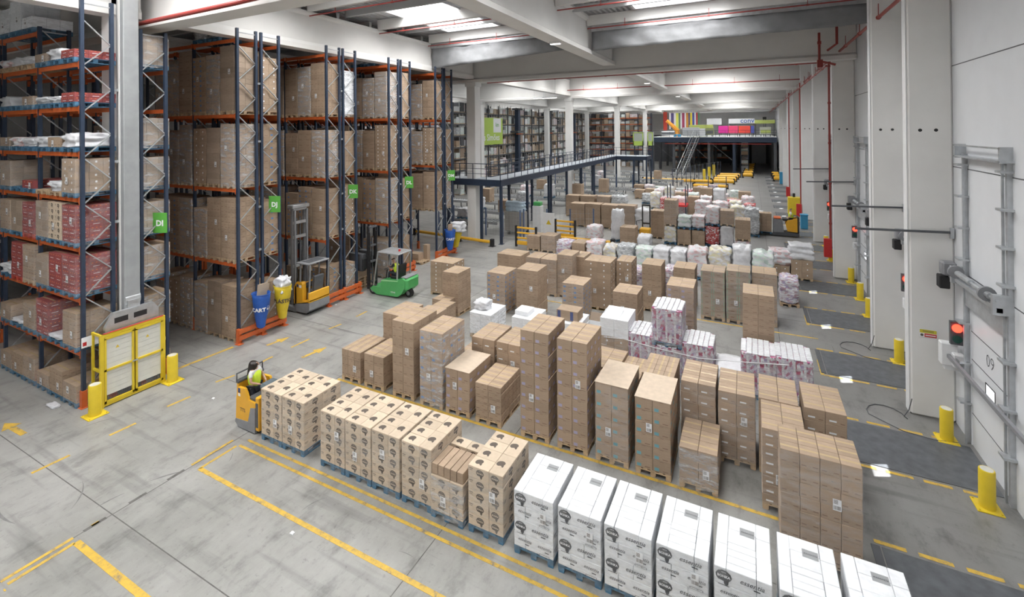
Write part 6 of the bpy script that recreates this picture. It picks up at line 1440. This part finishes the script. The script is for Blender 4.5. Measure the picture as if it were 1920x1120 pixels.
t = thing('picking_robot', 'orange robot arm on the left part of the mezzanine', 'robot', (at(1270, 250, 91).x, 91, ZM)); b = MB(); b.tube([(0, 0, 0), (0, 0, 1.2), (-1.0, 0, 2.2), (-1.8, 0, 3.0), (-1.9, 0, 2.7)], [.55, .4, .34, .28, .2], 8); b.build('arm', OR, t, smooth=True)
b = MB(); b.bbox(-.6, .6, -.5, .5, 0, .5, .05); b.build('base', M['blueb'], t)
onm('low_conveyor', 'low pale conveyor on the left part of the mezzanine', 'conveyor', 1240, 1265, 246, 254, 90.3, 1.4, M['galv'], M['dgrey'])
# coloured hanging strips
SC_ = [((.80, .10, .07), 3.0), ((.75, .75, .78), 1), ((.10, .08, .22), 1.6), ((.75, .75, .78), 1), ((.7, .72, .12), 1.4), ((.12, .2, .14), 1), ((.75, .75, .78), .8), ((.35, .05, .12), 1.4), ((.75, .75, .78), .7), ((.6, .28, .05), 1.2), ((.12, .1, .2), .9), ((.78, .66, .05), 1.1), ((.08, .1, .35), 1.1), ((.75, .75, .78), .8), ((.5, .06, .06), .9), ((.1, .25, .15), 1.0)]
a0 = at(1244, 215, 104); a1 = at(1312, 215, 104); tot = sum(w for c, w in SC_); x = a0.x
for i, (c, w) in enumerate(SC_):
    ww = (a1.x-a0.x)*w/tot; b = MB(); Y_ = 104 if i else 98
    if i == 0: p = at(1243.5, 215, 98); b.box(p.x, p.x+.75, 98, 98.1, ZM+1.2, 11.4)
    else: b.box(x, x+ww*.93, Y_, Y_+.06, ZM+1.5, 11.3)
    hb = b.build('hanging_banner', cmat('banner_%d' % i, c)); v0 = hb.data.vertices; hx = sum(v.co.x for v in v0)/len(v0); hy = v0[0].co.y+.03; b = MB(); b.cyl((hx, hy, 11.25), (hx, hy, 14.05), .03, 6); b.build('hanging_cord', M['galv'], hb)
    tag(hb, 'tall coloured strip hanging above the left of the mezzanine, %s from the left' % ORD[i], 'banner', 'coloured strips above the mezzanine'); x += ww
# lime framed cabinets before the far orange rack
for i, (a, c) in enumerate(((1187, 1206), (1214, 1224))):
    p, q = at(a, 273, 86), at(c, 248, 86); t = thing('framed_cabinet', 'lime framed grey cabinet at the left end of the mezzanine, %s one' % ('wide left', 'narrow right')[i], 'cabinet', (p.x, 86, 0)); w = q.x-p.x
    b = MB(); b.box(0, w, 0, 1, p.z, q.z); b.build('body', cmat('cabinet_grey', (.42, .46, .42)), t)
    b = MB(); [b.box(u, u+.15, -.05, 0, p.z, q.z) for u in (0, w-.15)]; b.box(0, w, -.05, 0, q.z-.15, q.z); b.box(0, w, -.05, 0, p.z, p.z+.8); b.build('lime_frame', M['lime'], t)
    b = MB(); [b.box(u, u+.15, .3, .5, 0, p.z) for u in (.1, w-.25)]; b.build('leg', M['navy'], t)
# ------------------------------------------------------------------ name and label housekeeping
for o in bpy.data.objects:
    if 'label' in o and len(o['label'].split()) > 16: print('LONG', len(o['label'].split()), o['label'])
_s = {}
for o in bpy.data.objects:
    if 'label' in o: _s.setdefault(o['label'], []).append(o.name)
for k, v in _s.items():
    if len(v) > 1: print('DUP', len(v), k)
